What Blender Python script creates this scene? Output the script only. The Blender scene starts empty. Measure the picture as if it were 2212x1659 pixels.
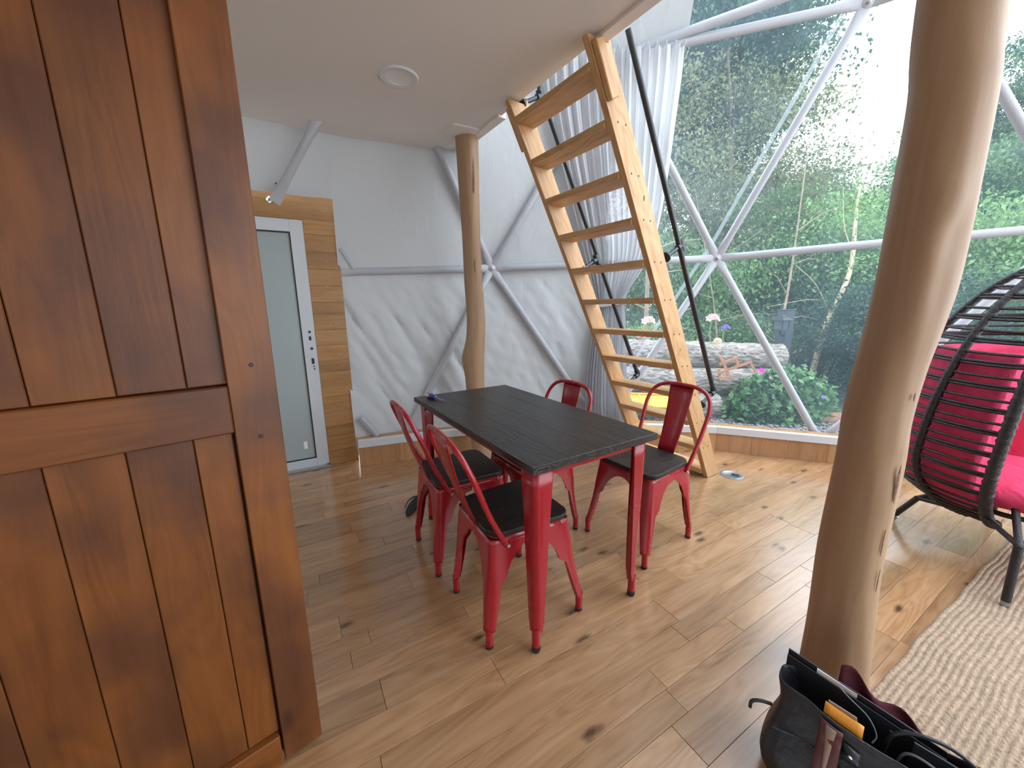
import bpy, bmesh, math, random
import numpy as np
from mathutils import Vector, Matrix
SC = bpy.context.scene
COL = SC.collection
R = math.radians
random.seed(7)
# ------------------------------------------------------------------ camera
PITCH, ROLL, CAMZ = 0.2018, -0.0113, 1.2604
cam = bpy.data.cameras.new('camera'); camo = bpy.data.objects.new('camera', cam); COL.objects.link(camo)
_cp, _sp, _cr, _sr = math.cos(PITCH), math.sin(PITCH), math.cos(ROLL), math.sin(ROLL)
_r, _f, _u = Vector((1, 0, 0)), Vector((0, _cp, -_sp)), Vector((0, _sp, _cp))
_r2, _u2 = _cr*_r + _sr*_u, -_sr*_r + _cr*_u
camo.matrix_world = Matrix(((_r2.x, _u2.x, -_f.x, 0), (_r2.y, _u2.y, -_f.y, 0), (_r2.z, _u2.z, -_f.z, CAMZ), (0, 0, 0, 1)))
cam.sensor_fit = 'HORIZONTAL'; cam.sensor_width = 36.0; cam.lens = 825.59/2212*36.0
cam.clip_start = 0.05; cam.clip_end = 300
SC.camera = camo
# ------------------------------------------------------------------ sky, exposure
w = bpy.data.worlds.new('overcast_sky'); SC.world = w; w.use_nodes = True
nt = w.node_tree; nt.nodes.clear()
_o = nt.nodes.new('ShaderNodeOutputWorld'); _b = nt.nodes.new('ShaderNodeBackground')
_tc = nt.nodes.new('ShaderNodeTexCoord'); _sx = nt.nodes.new('ShaderNodeSeparateXYZ'); _rp = nt.nodes.new('ShaderNodeValToRGB')
nt.links.new(_tc.outputs['Generated'], _sx.inputs[0]); nt.links.new(_sx.outputs['Z'], _rp.inputs[0])
_rp.color_ramp.elements[0].position = 0.0; _rp.color_ramp.elements[0].color = (0.93, 0.96, 1, 1)
_rp.color_ramp.elements[1].position = 0.9; _rp.color_ramp.elements[1].color = (0.80, 0.89, 1, 1)
nt.links.new(_rp.outputs[0], _b.inputs[0]); _b.inputs[1].default_value = 3.0
nt.links.new(_b.outputs[0], _o.inputs[0])
SC.view_settings.view_transform = 'Standard'; SC.view_settings.look = 'None'
SC.view_settings.gamma = 1; SC.view_settings.use_curve_mapping = False
SC.view_settings.exposure = 1.05

# ------------------------------------------------------------------ material helpers
def new_mat(name):
    m = bpy.data.materials.new(name); m.use_nodes = True
    t = m.node_tree; t.nodes.clear()
    out = t.nodes.new('ShaderNodeOutputMaterial')
    return m, t, out
class N:
    def __init__(s, t): s.t = t
    def __call__(s, typ, **kw):
        n = s.t.nodes.new('ShaderNode'+typ)
        for k, v in kw.items():
            if k.startswith('_'): n.inputs[k[1:].replace('__', ' ')].default_value = v
            else: setattr(n, k, v)
        return n
    def l(s, a, b): s.t.links.new(a, b)
def ramp(n, fac, stops):
    r = n('ValToRGB'); e = r.color_ramp.elements
    while len(e) < len(stops): e.new(0.5)
    for i, (p, c) in enumerate(stops): e[i].position = p; e[i].color = (*c, 1) if len(c) == 3 else c
    n.l(fac, r.inputs[0]); return r.outputs[0]
def mixc(n, fac, a, b, mode='MIX'):
    m = n('MixRGB', blend_type=mode)
    for s, v in ((0, fac), (1, a), (2, b)):
        if isinstance(v, (int, float)): m.inputs[s].default_value = v
        elif isinstance(v, tuple): m.inputs[s].default_value = (*v, 1)
        else: n.l(v, m.inputs[s])
    return m.outputs[0]
def math_(n, op, a, b=None, c=None):
    m = n('Math', operation=op)
    for i, v in enumerate((a, b, c)):
        if v is None: continue
        if isinstance(v, (int, float)): m.inputs[i].default_value = v
        else: n.l(v, m.inputs[i])
    return m.outputs[0]
def simple(name, col, rough=0.5, metal=0.0, spec=0.5, noise=0.0, nscale=8, bump=0.0, bscale=40, coat=0.0):
    m, t, out = new_mat(name); n = N(t)
    p = n('BsdfPrincipled', _Roughness=rough, _Metallic=metal)
    p.inputs['Specular IOR Level'].default_value = spec; p.inputs['Coat Weight'].default_value = coat
    tc = n('TexCoord')
    if noise > 0:
        nz = n('TexNoise', _Scale=nscale, _Detail=5.0); n.l(tc.outputs['Object'], nz.inputs['Vector'])
        c = ramp(n, nz.outputs[0], [(0.3, tuple(v*(1-noise) for v in col)), (0.7, tuple(min(1, v*(1+noise)) for v in col))])
        n.l(c, p.inputs['Base Color'])
        rr = math_(n, 'MULTIPLY_ADD', nz.outputs[0], 0.25, rough-0.12); n.l(rr, p.inputs['Roughness'])
    else: p.inputs['Base Color'].default_value = (*col, 1)
    if bump > 0:
        nb = n('TexNoise', _Scale=bscale, _Detail=4.0); n.l(tc.outputs['Object'], nb.inputs['Vector'])
        bp = n('Bump', _Strength=bump, _Distance=0.01); n.l(nb.outputs[0], bp.inputs['Height']); n.l(bp.outputs[0], p.inputs['Normal'])
    n.l(p.outputs[0], out.inputs[0]); return m
def wood(name, stops, rough=0.4, axis=0, stretch=12.0, scale=1.6, knots=0.0, rand=True, var=0.25, blotch=0.0, blotch_col=(0.1, 0.04, 0.02), bump=0.15, rings=0.35, spec=0.4, coat=0.0, knot_col=(0.06, 0.03, 0.015)):
    """grain runs along the object's axis; each object gets its own offset and tone"""
    m, t, out = new_mat(name); n = N(t)
    p = n('BsdfPrincipled', _Roughness=rough); p.inputs['Specular IOR Level'].default_value = spec; p.inputs['Coat Weight'].default_value = coat
    p.inputs['Coat Roughness'].default_value = 0.15
    tc = n('TexCoord'); oi = n('ObjectInfo')
    off = n('VectorMath', operation='SCALE'); cx = n('CombineXYZ')
    for i in range(3): n.l(oi.outputs['Random'], cx.inputs[i])
    n.l(cx.outputs[0], off.inputs[0]); off.inputs['Scale'].default_value = 37.0 if rand else 0.0
    add = n('VectorMath', operation='ADD'); n.l(tc.outputs['Object'], add.inputs[0]); n.l(off.outputs[0], add.inputs[1])
    sc = [stretch]*3; sc[axis] = 1.0
    mp = n('VectorMath', operation='MULTIPLY'); n.l(add.outputs[0], mp.inputs[0]); mp.inputs[1].default_value = sc
    n1 = n('TexNoise', _Scale=scale, _Detail=6.0, _Roughness=0.6, _Distortion=0.6); n.l(mp.outputs[0], n1.inputs['Vector'])
    sc2 = [stretch*0.45]*3; sc2[axis] = 0.8
    mp2 = n('VectorMath', operation='MULTIPLY'); n.l(add.outputs[0], mp2.inputs[0]); mp2.inputs[1].default_value = sc2
    n2 = n('TexNoise', _Scale=scale*1.1, _Detail=2.0, _Distortion=0.3); n.l(mp2.outputs[0], n2.inputs['Vector'])
    rg = math_(n, 'SINE', math_(n, 'MULTIPLY', n2.outputs[0], 70.0))
    rg = math_(n, 'MULTIPLY_ADD', rg, 0.5, 0.5)
    fine = [stretch*9]*3; fine[axis] = 3.0
    mp3 = n('VectorMath', operation='MULTIPLY'); n.l(add.outputs[0], mp3.inputs[0]); mp3.inputs[1].default_value = fine
    n3 = n('TexNoise', _Scale=scale*1.5, _Detail=3.0); n.l(mp3.outputs[0], n3.inputs['Vector'])
    fac = math_(n, 'ADD', math_(n, 'MULTIPLY', n1.outputs[0], 1-rings), math_(n, 'MULTIPLY', rg, rings*0.55))
    fac = math_(n, 'ADD', fac, math_(n, 'MULTIPLY_ADD', n3.outputs[0], 0.22, -0.05))
    c = ramp(n, fac, stops)
    tone = math_(n, 'MULTIPLY_ADD', oi.outputs['Random'], var, 1-var*0.55)
    hsv = n('HueSaturation'); n.l(c, hsv.inputs['Color']); n.l(tone, hsv.inputs['Value']); c = hsv.outputs[0]
    if blotch > 0:
        nb = n('TexNoise', _Scale=3.2, _Detail=3.0); n.l(add.outputs[0], nb.inputs['Vector'])
        bf = n('MapRange'); n.l(nb.outputs[0], bf.inputs[0]); bf.inputs[1].default_value = 0.44; bf.inputs[2].default_value = 0.64; bf.inputs[4].default_value = blotch
        c = mixc(n, bf.outputs[0], c, blotch_col)
    if knots > 0:
        sk = [6.5]*3; sk[axis] = 2.6
        mk = n('VectorMath', operation='MULTIPLY'); n.l(add.outputs[0], mk.inputs[0]); mk.inputs[1].default_value = sk
        wv = n('TexNoise', _Scale=5.0); n.l(mk.outputs[0], wv.inputs['Vector'])
        wa = n('VectorMath', operation='SCALE'); n.l(wv.outputs['Color'], wa.inputs[0]); wa.inputs['Scale'].default_value = 0.16
        wb = n('VectorMath', operation='ADD'); n.l(mk.outputs[0], wb.inputs[0]); n.l(wa.outputs[0], wb.inputs[1])
        v = n('TexVoronoi', _Scale=1.0, voronoi_dimensions='2D' if axis == 0 else '3D'); v.inputs['Randomness'].default_value = 1.0; n.l(wb.outputs[0], v.inputs['Vector'])
        vc = n('SeparateColor'); n.l(v.outputs['Color'], vc.inputs[0])
        on = math_(n, 'GREATER_THAN', vc.outputs[0], 1-knots)
        kr = n('MapRange'); n.l(v.outputs['Distance'], kr.inputs[0]); kr.inputs[1].default_value = 0.03 if axis == 0 else 0.05; kr.inputs[2].default_value = 0.13 if axis == 0 else 0.17; kr.inputs[3].default_value = 0.9; kr.inputs[4].default_value = 0.0
        c = mixc(n, math_(n, 'MULTIPLY', kr.outputs[0], on), c, knot_col)
    n.l(c, p.inputs['Base Color'])
    rr = math_(n, 'MULTIPLY_ADD', n1.outputs[0], 0.2, rough-0.1); n.l(rr, p.inputs['Roughness'])
    if bump > 0:
        bp = n('Bump', _Strength=bump, _Distance=0.004); n.l(fac, bp.inputs['Height']); n.l(bp.outputs[0], p.inputs['Normal'])
    n.l(p.outputs[0], out.inputs[0]); return m
def cloth(name, col, transl=0.0, see=0.0, rough=0.9, bump=0.0, bscale=(8, 8, 8), spec=0.1, tcol=None):
    m, t, out = new_mat(name); n = N(t)
    p = n('BsdfPrincipled', _Roughness=rough); p.inputs['Base Color'].default_value = (*col, 1); p.inputs['Specular IOR Level'].default_value = spec
    tr = n('BsdfTranslucent'); tr.inputs[0].default_value = (*(tcol or col), 1)
    if bump > 0:
        tc = n('TexCoord'); mp = n('VectorMath', operation='MULTIPLY'); n.l(tc.outputs['Object'], mp.inputs[0]); mp.inputs[1].default_value = bscale
        nb = n('TexNoise', _Scale=1.0, _Detail=4.0, _Distortion=0.8); n.l(mp.outputs[0], nb.inputs['Vector'])
        bp = n('Bump', _Strength=bump, _Distance=0.02); n.l(nb.outputs[0], bp.inputs['Height']); n.l(bp.outputs[0], p.inputs['Normal'])
    mx = n('MixShader', _Fac=transl); n.l(p.outputs[0], mx.inputs[1]); n.l(tr.outputs[0], mx.inputs[2])
    last = mx
    if see > 0:
        tp = n('BsdfTransparent'); m2 = n('MixShader', _Fac=see); n.l(mx.outputs[0], m2.inputs[1]); n.l(tp.outputs[0], m2.inputs[2]); last = m2
    n.l(last.outputs[0], out.inputs[0]); return m
def leafmat(name, cols, transl=0.35):
    m, t, out = new_mat(name); n = N(t)
    g = n('NewGeometry'); oi = n('ObjectInfo')
    f = math_(n, 'ADD', math_(n, 'MULTIPLY', g.outputs['Random Per Island'], 0.8), math_(n, 'MULTIPLY', oi.outputs['Random'], 0.2))
    k = len(cols); c = ramp(n, f, [(i/(k-1), cc) for i, cc in enumerate(cols)])
    d = n('BsdfPrincipled', _Roughness=0.45); n.l(c, d.inputs['Base Color']); d.inputs['Specular IOR Level'].default_value = 0.35
    tr = n('BsdfTranslucent'); hs = n('HueSaturation'); n.l(c, hs.inputs['Color']); hs.inputs['Value'].default_value = 1.5; n.l(hs.outputs[0], tr.inputs[0])
    mx = n('MixShader', _Fac=transl); n.l(d.outputs[0], mx.inputs[1]); n.l(tr.outputs[0], mx.inputs[2]); n.l(mx.outputs[0], out.inputs[0]); return m

M = {}
M['plank'] = wood('oak_floor_plank', [(0.12, (0.155, 0.072, 0.030)), (0.45, (0.36, 0.195, 0.092)), (0.85, (0.50, 0.30, 0.158))], rough=0.22, knots=0.34, var=0.30, rings=0.24, spec=0.6, bump=0.05, coat=0.6)
M['riser'] = wood('oak_riser_board', [(0.2, (0.27, 0.125, 0.05)), (0.5, (0.42, 0.22, 0.10)), (0.8, (0.50, 0.29, 0.15))], rough=0.4, axis=2, knots=0.08, var=0.3, rings=0.1)
M['doortrim'] = wood('oak_trim_board', [(0.2, (0.20, 0.092, 0.028)), (0.5, (0.33, 0.168, 0.058)), (0.8, (0.42, 0.235, 0.092))], rough=0.45, knots=0.14, var=0.30, rings=0.12)
M['pine'] = wood('yellow_pine_lumber', [(0.2, (0.36, 0.165, 0.058)), (0.45, (0.52, 0.295, 0.125)), (0.8, (0.60, 0.40, 0.22))], rough=0.42, knots=0.12, var=0.12, rings=0.30, stretch=9, knot_col=(0.16, 0.06, 0.03))
M['stain'] = wood('brown_stained_pine', [(0.15, (0.075, 0.023, 0.005)), (0.45, (0.145, 0.046, 0.009)), (0.8, (0.20, 0.068, 0.014))], rough=0.40, knots=0.14, var=0.20, rings=0.2, blotch=0.75, blotch_col=(0.060, 0.020, 0.010), spec=0.36, bump=0.12, knot_col=(0.045, 0.014, 0.006))
M['darkwood'] = wood('black_stained_wood', [(0.25, (0.006, 0.0045, 0.004)), (0.5, (0.018, 0.014, 0.012)), (0.8, (0.045, 0.036, 0.031))], rough=0.36, var=0.1, rings=0.4, bump=0.55, stretch=10, scale=2.2, spec=0.45)
M['seatwood'] = wood('dark_brown_seat_wood', [(0.25, (0.008, 0.005, 0.004)), (0.5, (0.022, 0.015, 0.012)), (0.8, (0.04, 0.03, 0.025))], rough=0.48, axis=1, var=0.1, rings=0.3, bump=0.3, spec=0.35)
M['log'] = wood('peeled_log', [(0.1, (0.23, 0.132, 0.070)), (0.5, (0.325, 0.20, 0.112)), (0.9, (0.39, 0.26, 0.155))], rough=0.5, axis=2, knots=0.05, var=0.05, rings=0.03, stretch=14, bump=0.15, knot_col=(0.2, 0.09, 0.04))
M['red'] = simple('red_enamel', (0.31, 0.009, 0.016), rough=0.26, spec=0.5, noise=0.03, nscale=5, coat=0.1)
M['rubber'] = simple('black_rubber', (0.012, 0.012, 0.013), rough=0.7)
M['pipe'] = simple('black_iron_pipe', (0.010, 0.013, 0.018), rough=0.32, spec=0.6, noise=0.2)
M['bolt'] = simple('zinc_bolt', (0.45, 0.45, 0.45), rough=0.35, metal=0.9)
M['strut'] = simple('white_painted_steel', (0.41, 0.42, 0.45), rough=0.4, spec=0.5, noise=0.04)
M['whitevinyl'] = simple('white_vinyl_channel', (0.62, 0.64, 0.66), rough=0.35)
M['ceil'] = simple('white_ceiling_paint', (0.72, 0.68, 0.645), rough=0.8, bump=0.05, bscale=300)
M['doorframe'] = simple('white_aluminium_frame', (0.52, 0.55, 0.575), rough=0.4)
M['blackhole'] = simple('dark_hardware', (0.01, 0.01, 0.011), rough=0.5)
M['frost'] = simple('frosted_glass', (0.33, 0.385, 0.385), rough=0.25, spec=0.5)
M['lens'] = simple('white_lamp_lens', (0.75, 0.74, 0.72), rough=0.5)
M['fabric'] = cloth('white_dome_fabric', (0.49, 0.51, 0.52), transl=0.03, bump=0.35, bscale=(7, 7, 4), rough=0.6, spec=0.3)
M['fabric_back'] = cloth('white_dome_fabric_light_fill', (0.60, 0.61, 0.62), transl=0.24, rough=0.6, spec=0.3)  # unseen rear skin, made more translucent than the front to brighten the room
M['curtain'] = cloth('white_curtain_fabric', (0.70, 0.705, 0.73), transl=0.46, see=0.05)
M['strap'] = cloth('clear_weld_seam', (0.7, 0.75, 0.78), transl=0.3, see=0.55)
M['cushion'] = cloth('crimson_cushion_fabric', (0.60, 0.055, 0.125), rough=0.8, bump=0.9, bscale=(9, 9, 9))
M['rattan'] = simple('dark_brown_rattan', (0.013, 0.008, 0.010), rough=0.5, noise=0.3, nscale=60, bump=0.4, bscale=160)
M['jute'] = simple('braided_jute', (0.46, 0.33, 0.23), rough=0.95, noise=0.22, nscale=70, bump=0.8, bscale=220, spec=0.1)
M['leather'] = simple('black_leather', (0.014, 0.015, 0.019), rough=0.42, noise=0.35, nscale=14, bump=0.35, bscale=60)
M['folder'] = simple('black_folder_board', (0.010, 0.011, 0.014), rough=0.5)
M['oxblood'] = simple('oxblood_leather', (0.11, 0.03, 0.032), rough=0.45)
M['taupe'] = simple('taupe_canvas', (0.36, 0.26, 0.20), rough=0.8)
M['maroon'] = cloth('maroon_lining', (0.075, 0.018, 0.025), rough=0.8)
M['orange'] = simple('orange_pouch', (0.75, 0.30, 0.03), rough=0.5)
M['cable'] = simple('black_cable', (0.015, 0.016, 0.02), rough=0.4)
M['greycable'] = simple('grey_cable', (0.12, 0.13, 0.15), rough=0.35)
M['steel'] = simple('brushed_steel', (0.35, 0.36, 0.37), rough=0.35, metal=0.8, noise=0.1, nscale=30)
M['foam'] = simple('black_foam', (0.013, 0.014, 0.014), rough=0.7)
M['redplastic'] = simple('red_clear_plastic', (0.35, 0.02, 0.05), rough=0.15)
M['blueplastic'] = simple('blue_clear_plastic', (0.05, 0.045, 0.22), rough=0.15)
M['bark'] = wood('grey_log_bark', [(0.22, (0.06, 0.05, 0.042)), (0.40, (0.24, 0.208, 0.18)), (0.72, (0.44, 0.39, 0.345))], rough=0.95, axis=0, stretch=7, scale=3.0, rings=0.45, var=0.1, bump=0.9, spec=0.1)
M['endgrain'] = simple('cut_log_end', (0.45, 0.32, 0.2), rough=0.9, noise=0.2)
M['redbark'] = simple('reddish_log_bark', (0.30, 0.16, 0.10), rough=0.95, noise=0.35, nscale=14, spec=0.1)
M['trunk'] = simple('tree_bark', (0.10, 0.085, 0.065), rough=0.95, noise=0.4, nscale=10, bump=0.6, bscale=30)
M['paletrunk'] = simple('pale_tree_bark', (0.42, 0.33, 0.22), rough=0.95, noise=0.3, nscale=10)
M['greytrunk'] = simple('greyish_sapling_bark', (0.23, 0.185, 0.13), rough=0.95, noise=0.3, nscale=10)
M['gravel'] = simple('pale_gravel', (0.22, 0.205, 0.20), rough=0.9, noise=0.35, nscale=3)
M['soil'] = simple('leaf_litter_ground', (0.12, 0.10, 0.07), rough=1.0, noise=0.5, nscale=4, bump=0.6, bscale=12)
M['postpaint'] = simple('blue_grey_post', (0.016, 0.028, 0.040), rough=0.6, noise=0.15)
M['lantern'] = simple('black_lantern_metal', (0.004, 0.006, 0.009), rough=0.6)
M['lampglass'] = simple('seeded_lamp_glass', (0.06, 0.085, 0.10), rough=0.1)
M['trellis'] = wood('red_cedar_strip', [(0.2, (0.30, 0.12, 0.06)), (0.6, (0.45, 0.21, 0.11)), (0.9, (0.5, 0.27, 0.16))], rough=0.7)
M['yellow'] = simple('yellow_plastic', (0.85, 0.48, 0.03), rough=0.45, noise=0.08)
M['leaf_dark'] = leafmat('dark_leaves', [(0.014, 0.040, 0.024), (0.030, 0.078, 0.042), (0.070, 0.140, 0.070)])
M['leaf_mid'] = leafmat('mid_green_leaves', [(0.042, 0.092, 0.040), (0.095, 0.180, 0.070), (0.18, 0.27, 0.12)])
M['leaf_light'] = leafmat('light_green_leaves', [(0.07, 0.15, 0.05), (0.15, 0.27, 0.09), (0.27, 0.40, 0.16)])
M['leaf_olive'] = leafmat('olive_leaves', [(0.05, 0.072, 0.032), (0.12, 0.14, 0.06), (0.22, 0.22, 0.11)])
M['leaf_bush'] = leafmat('bush_leaves', [(0.045, 0.12, 0.045), (0.10, 0.22, 0.08), (0.20, 0.34, 0.15)])
M['stem'] = simple('green_stem', (0.14, 0.26, 0.07), rough=0.7)
M['pinkpetal'] = cloth('pink_petals', (0.80, 0.28, 0.42), transl=0.35)
M['magenta'] = cloth('magenta_petals', (0.75, 0.05, 0.45), transl=0.35)
M['purple'] = cloth('purple_petals', (0.28, 0.16, 0.62), transl=0.35)
M['palepetal'] = cloth('pale_pink_petals', (0.85, 0.52, 0.50), transl=0.35)
def vinyl():
    m, t, out = new_mat('clear_vinyl'); n = N(t)
    tp = n('BsdfTransparent'); tp.inputs[0].default_value = (0.93, 0.965, 0.985, 1)
    gl = n('BsdfGlossy', _Roughness=0.05); tr = n('BsdfTranslucent'); tr.inputs[0].default_value = (0.62, 0.82, 1.0, 1)
    lw = n('LayerWeight', _Blend=0.12)
    tc = n('TexCoord'); nz = n('TexNoise', _Scale=1.3, _Detail=5.0, _Distortion=1.0); n.l(tc.outputs['Object'], nz.inputs['Vector'])
    hz = n('MapRange'); n.l(nz.outputs[0], hz.inputs[0]); hz.inputs[1].default_value = 0.3; hz.inputs[2].default_value = 0.75; hz.inputs[3].default_value = 0.045; hz.inputs[4].default_value = 0.13
    m1 = n('MixShader'); n.l(hz.outputs[0], m1.inputs[0]); n.l(tp.outputs[0], m1.inputs[1]); n.l(tr.outputs[0], m1.inputs[2])
    m2 = n('MixShader'); n.l(math_(n, 'MULTIPLY', lw.outputs['Fresnel'], 0.6), m2.inputs[0]); n.l(m1.outputs[0], m2.inputs[1]); n.l(gl.outputs[0], m2.inputs[2])
    n.l(m2.outputs[0], out.inputs[0]); return m
M['vinyl'] = vinyl()

# ------------------------------------------------------------------ geometry helpers
WM = {}
class MB:
    """collects shapes in world (or root) coordinates and becomes ONE mesh object"""
    def __init__(s): s.v = []; s.f = []
    def add(s, vs, fs):
        o = len(s.v); s.v += [tuple(x) for x in vs]; s.f += [tuple(i+o for i in f) for f in fs]; return s
    def grid(s, P, closed=False):
        o = len(s.v); nr, nc = len(P), len(P[0])
        for r in P: s.v += [tuple(x) for x in r]
        for i in range(nr-1):
            for j in range(nc if closed else nc-1):
                k = (j+1) % nc; s.f.append((o+i*nc+j, o+i*nc+k, o+(i+1)*nc+k, o+(i+1)*nc+j))
        return s
    def tube(s, path, r, n=8, caps=True, closed=False):
        path = [Vector(p) for p in path]; L = len(path)
        rs = r if isinstance(r, (list, tuple)) else [r]*L
        rings = []; prev = None
        for i, p in enumerate(path):
            if closed: d = path[(i+1) % L]-path[i-1]
            else: d = path[min(i+1, L-1)]-path[max(i-1, 0)]
            d.normalize()
            if prev is None:
                a = Vector((0, 0, 1)) if abs(d.z) < 0.9 else Vector((1, 0, 0)); x = d.cross(a).normalized()
            else:
                x = prev-d*prev.dot(d); x.normalize()
            prev = x; y = d.cross(x)
            rings.append([p+(x*math.cos(2*math.pi*k/n)+y*math.sin(2*math.pi*k/n))*rs[i] for k in range(n)])
        if closed: rings.append(rings[0])
        o = len(s.v); s.grid(rings, closed=True)
        if caps and not closed:
            s.f.append(tuple(o+k for k in range(n))[::-1]); s.f.append(tuple(o+(L-1)*n+k for k in range(n)))
        return s
    def lathe(s, prof, c=(0, 0, 0), n=20, ax=None):
        c = Vector(c); q = Vector((0, 0, 1)).rotation_difference(Vector(ax)) if ax is not None else None
        P = []
        for r, z in prof:
            ring = []
            for k in range(n):
                v = Vector((r*math.cos(2*math.pi*k/n), r*math.sin(2*math.pi*k/n), z))
                if q: v = q @ v
                ring.append(c+v)
            P.append(ring)
        o = len(s.v); s.grid(P, closed=True)
        if prof[0][0] > 1e-6: s.f.append(tuple(o+k for k in range(n))[::-1])
        if prof[-1][0] > 1e-6: s.f.append(tuple(o+(len(prof)-1)*n+k for k in range(n)))
        return s
    def box(s, c, sz, m=None):
        x, y, z = sz[0]/2, sz[1]/2, sz[2]/2
        vs = [Vector((a*x, b*y, d*z)) for d in (-1, 1) for b in (-1, 1) for a in (-1, 1)]
        if m is not None: vs = [m @ v for v in vs]
        vs = [v+Vector(c) for v in vs]
        return s.add(vs, [(0, 2, 3, 1), (4, 5, 7, 6), (0, 1, 5, 4), (2, 6, 7, 3), (0, 4, 6, 2), (1, 3, 7, 5)])
    def prism(s, poly, ex):
        """poly: 3-D polygon, ex: extrusion vector"""
        ex = Vector(ex); a = [Vector(p) for p in poly]; n = len(a)
        return s.add(a+[p+ex for p in a], [tuple(range(n))[::-1], tuple(range(n, 2*n))]+[(i, (i+1) % n, n+(i+1) % n, n+i) for i in range(n)])
def tag(o, label=None, cat=None, group=None, kind=None):
    if label: o['label'] = label
    if cat: o['category'] = cat
    if group: o['group'] = group
    if kind: o['kind'] = kind
    return o
def empty(name, loc=(0, 0, 0), rz=0.0, parent=None):
    o = bpy.data.objects.new(name, None); COL.objects.link(o); o.empty_display_size = 0.1
    mw = Matrix.Translation(Vector(loc)) @ Matrix.Rotation(rz, 4, 'Z')
    o.matrix_basis = mw; WM[o] = mw
    return o
def link_mesh(name, me, parent=None, mw=None):
    o = bpy.data.objects.new(name, me); COL.objects.link(o)
    mw = mw or Matrix.Identity(4)
    if parent is not None:
        o.parent = parent; o.matrix_basis = WM[parent].inverted() @ mw
    else: o.matrix_basis = mw
    WM[o] = mw; return o
def obj(name, mb, mat, parent=None, smooth=False, bevel=0.0, solid=0.0, angle=40, origin=None, local=False, recalc=True):
    """mb verts in world coordinates (local=True: in the parent's frame). Becomes one mesh object."""
    me = bpy.data.meshes.new(name)
    base = WM[parent] if parent is not None else Matrix.Translation(Vector(origin or (0, 0, 0)))
    inv = Matrix.Identity(4) if local else base.inverted()
    me.from_pydata([tuple(inv @ Vector(v)) for v in mb.v], [], mb.f); me.update()
    if recalc:
        b = bmesh.new(); b.from_mesh(me); bmesh.ops.recalc_face_normals(b, faces=b.faces[:]); b.to_mesh(me); b.free()
    me.materials.append(mat)
    if smooth:
        for p in me.polygons: p.use_smooth = True
        if angle < 180: me.set_sharp_from_angle(angle=R(angle))
    o = link_mesh(name, me, parent, base)
    if solid: md = o.modifiers.new('thick', 'SOLIDIFY'); md.thickness = solid; md.offset = 0
    if bevel: md = o.modifiers.new('bevel', 'BEVEL'); md.width = bevel; md.segments = 2; md.limit_method = 'ANGLE'; md.angle_limit = R(40)
    return o
_bc = {}
def board(name, L, W, T, mat, mw, parent=None, bev=0.002):
    """bevelled plank, x along its length, mesh data shared by size"""
    key = (round(L, 3), round(W, 3), round(T, 3), mat.name, bev)
    if key not in _bc:
        b = bmesh.new(); bmesh.ops.create_cube(b, size=1.0); bmesh.ops.scale(b, vec=(L, W, T), verts=b.verts[:])
        if bev: bmesh.ops.bevel(b, geom=b.edges[:], offset=bev, segments=1, affect='EDGES')
        me = bpy.data.meshes.new(name); b.to_mesh(me); b.free(); me.materials.append(mat); _bc[key] = me
    return link_mesh(name, _bc[key], parent, mw)
def frame(o, x, y, z):
    x, y, z = Vector(x), Vector(y), Vector(z)
    return Matrix(((x.x, y.x, z.x, o[0]), (x.y, y.y, z.y, o[1]), (x.z, y.z, z.z, o[2]), (0, 0, 0, 1)))
def kids(o): return list(o.children)
def copy_tree(o, parent=None):
    c = o.copy(); COL.objects.link(c)
    if parent is not None: c.parent = parent
    for ch in kids(o): copy_tree(ch, c)
    return c
def lerp(a, b, t): return a+(b-a)*t
def vl(a, b, t): return Vector(a).lerp(Vector(b), t)
def spline(pts, n):
    """Catmull-Rom through pts, n samples per span"""
    P = [Vector(p) for p in pts]; P = [P[0]*2-P[1]]+P+[P[-1]*2-P[-2]]; out = []
    for i in range(1, len(P)-2):
        for k in range(n):
            t = k/n; a, b, c, d = P[i-1], P[i], P[i+1], P[i+2]
            out.append(0.5*((2*b)+(c-a)*t+(2*a-5*b+4*c-d)*t*t+(3*b-a-3*c+d)*t**3))
    out.append(P[-2]); return out
def hash_noise(*a):
    x = math.sin(sum(v*k for v, k in zip(a, (12.9898, 78.233, 37.719))))*43758.5453
    return x-math.floor(x)

# ------------------------------------------------------------------ common frames
CD = Vector((0.642, -1.204, 1.2)); RS = 4.74            # dome sphere
TY = -0.9936; TV = Vector((math.cos(TY), math.sin(TY), 0)); NV = Vector((-TV.y, TV.x, 0))   # loft edge direction and its normal
def tn(t, n, z): return TV*t+NV*n+Vector((0, 0, z))
def on_dome(az, z, off=0.0):
    r = math.sqrt(RS*RS-(z-CD.z)**2)+off
    return Vector((CD.x+r*math.cos(R(az)), CD.y+r*math.sin(R(az)), z))
def az_of(p): return math.degrees(math.atan2(p[1]-CD.y, p[0]-CD.x))

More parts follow.
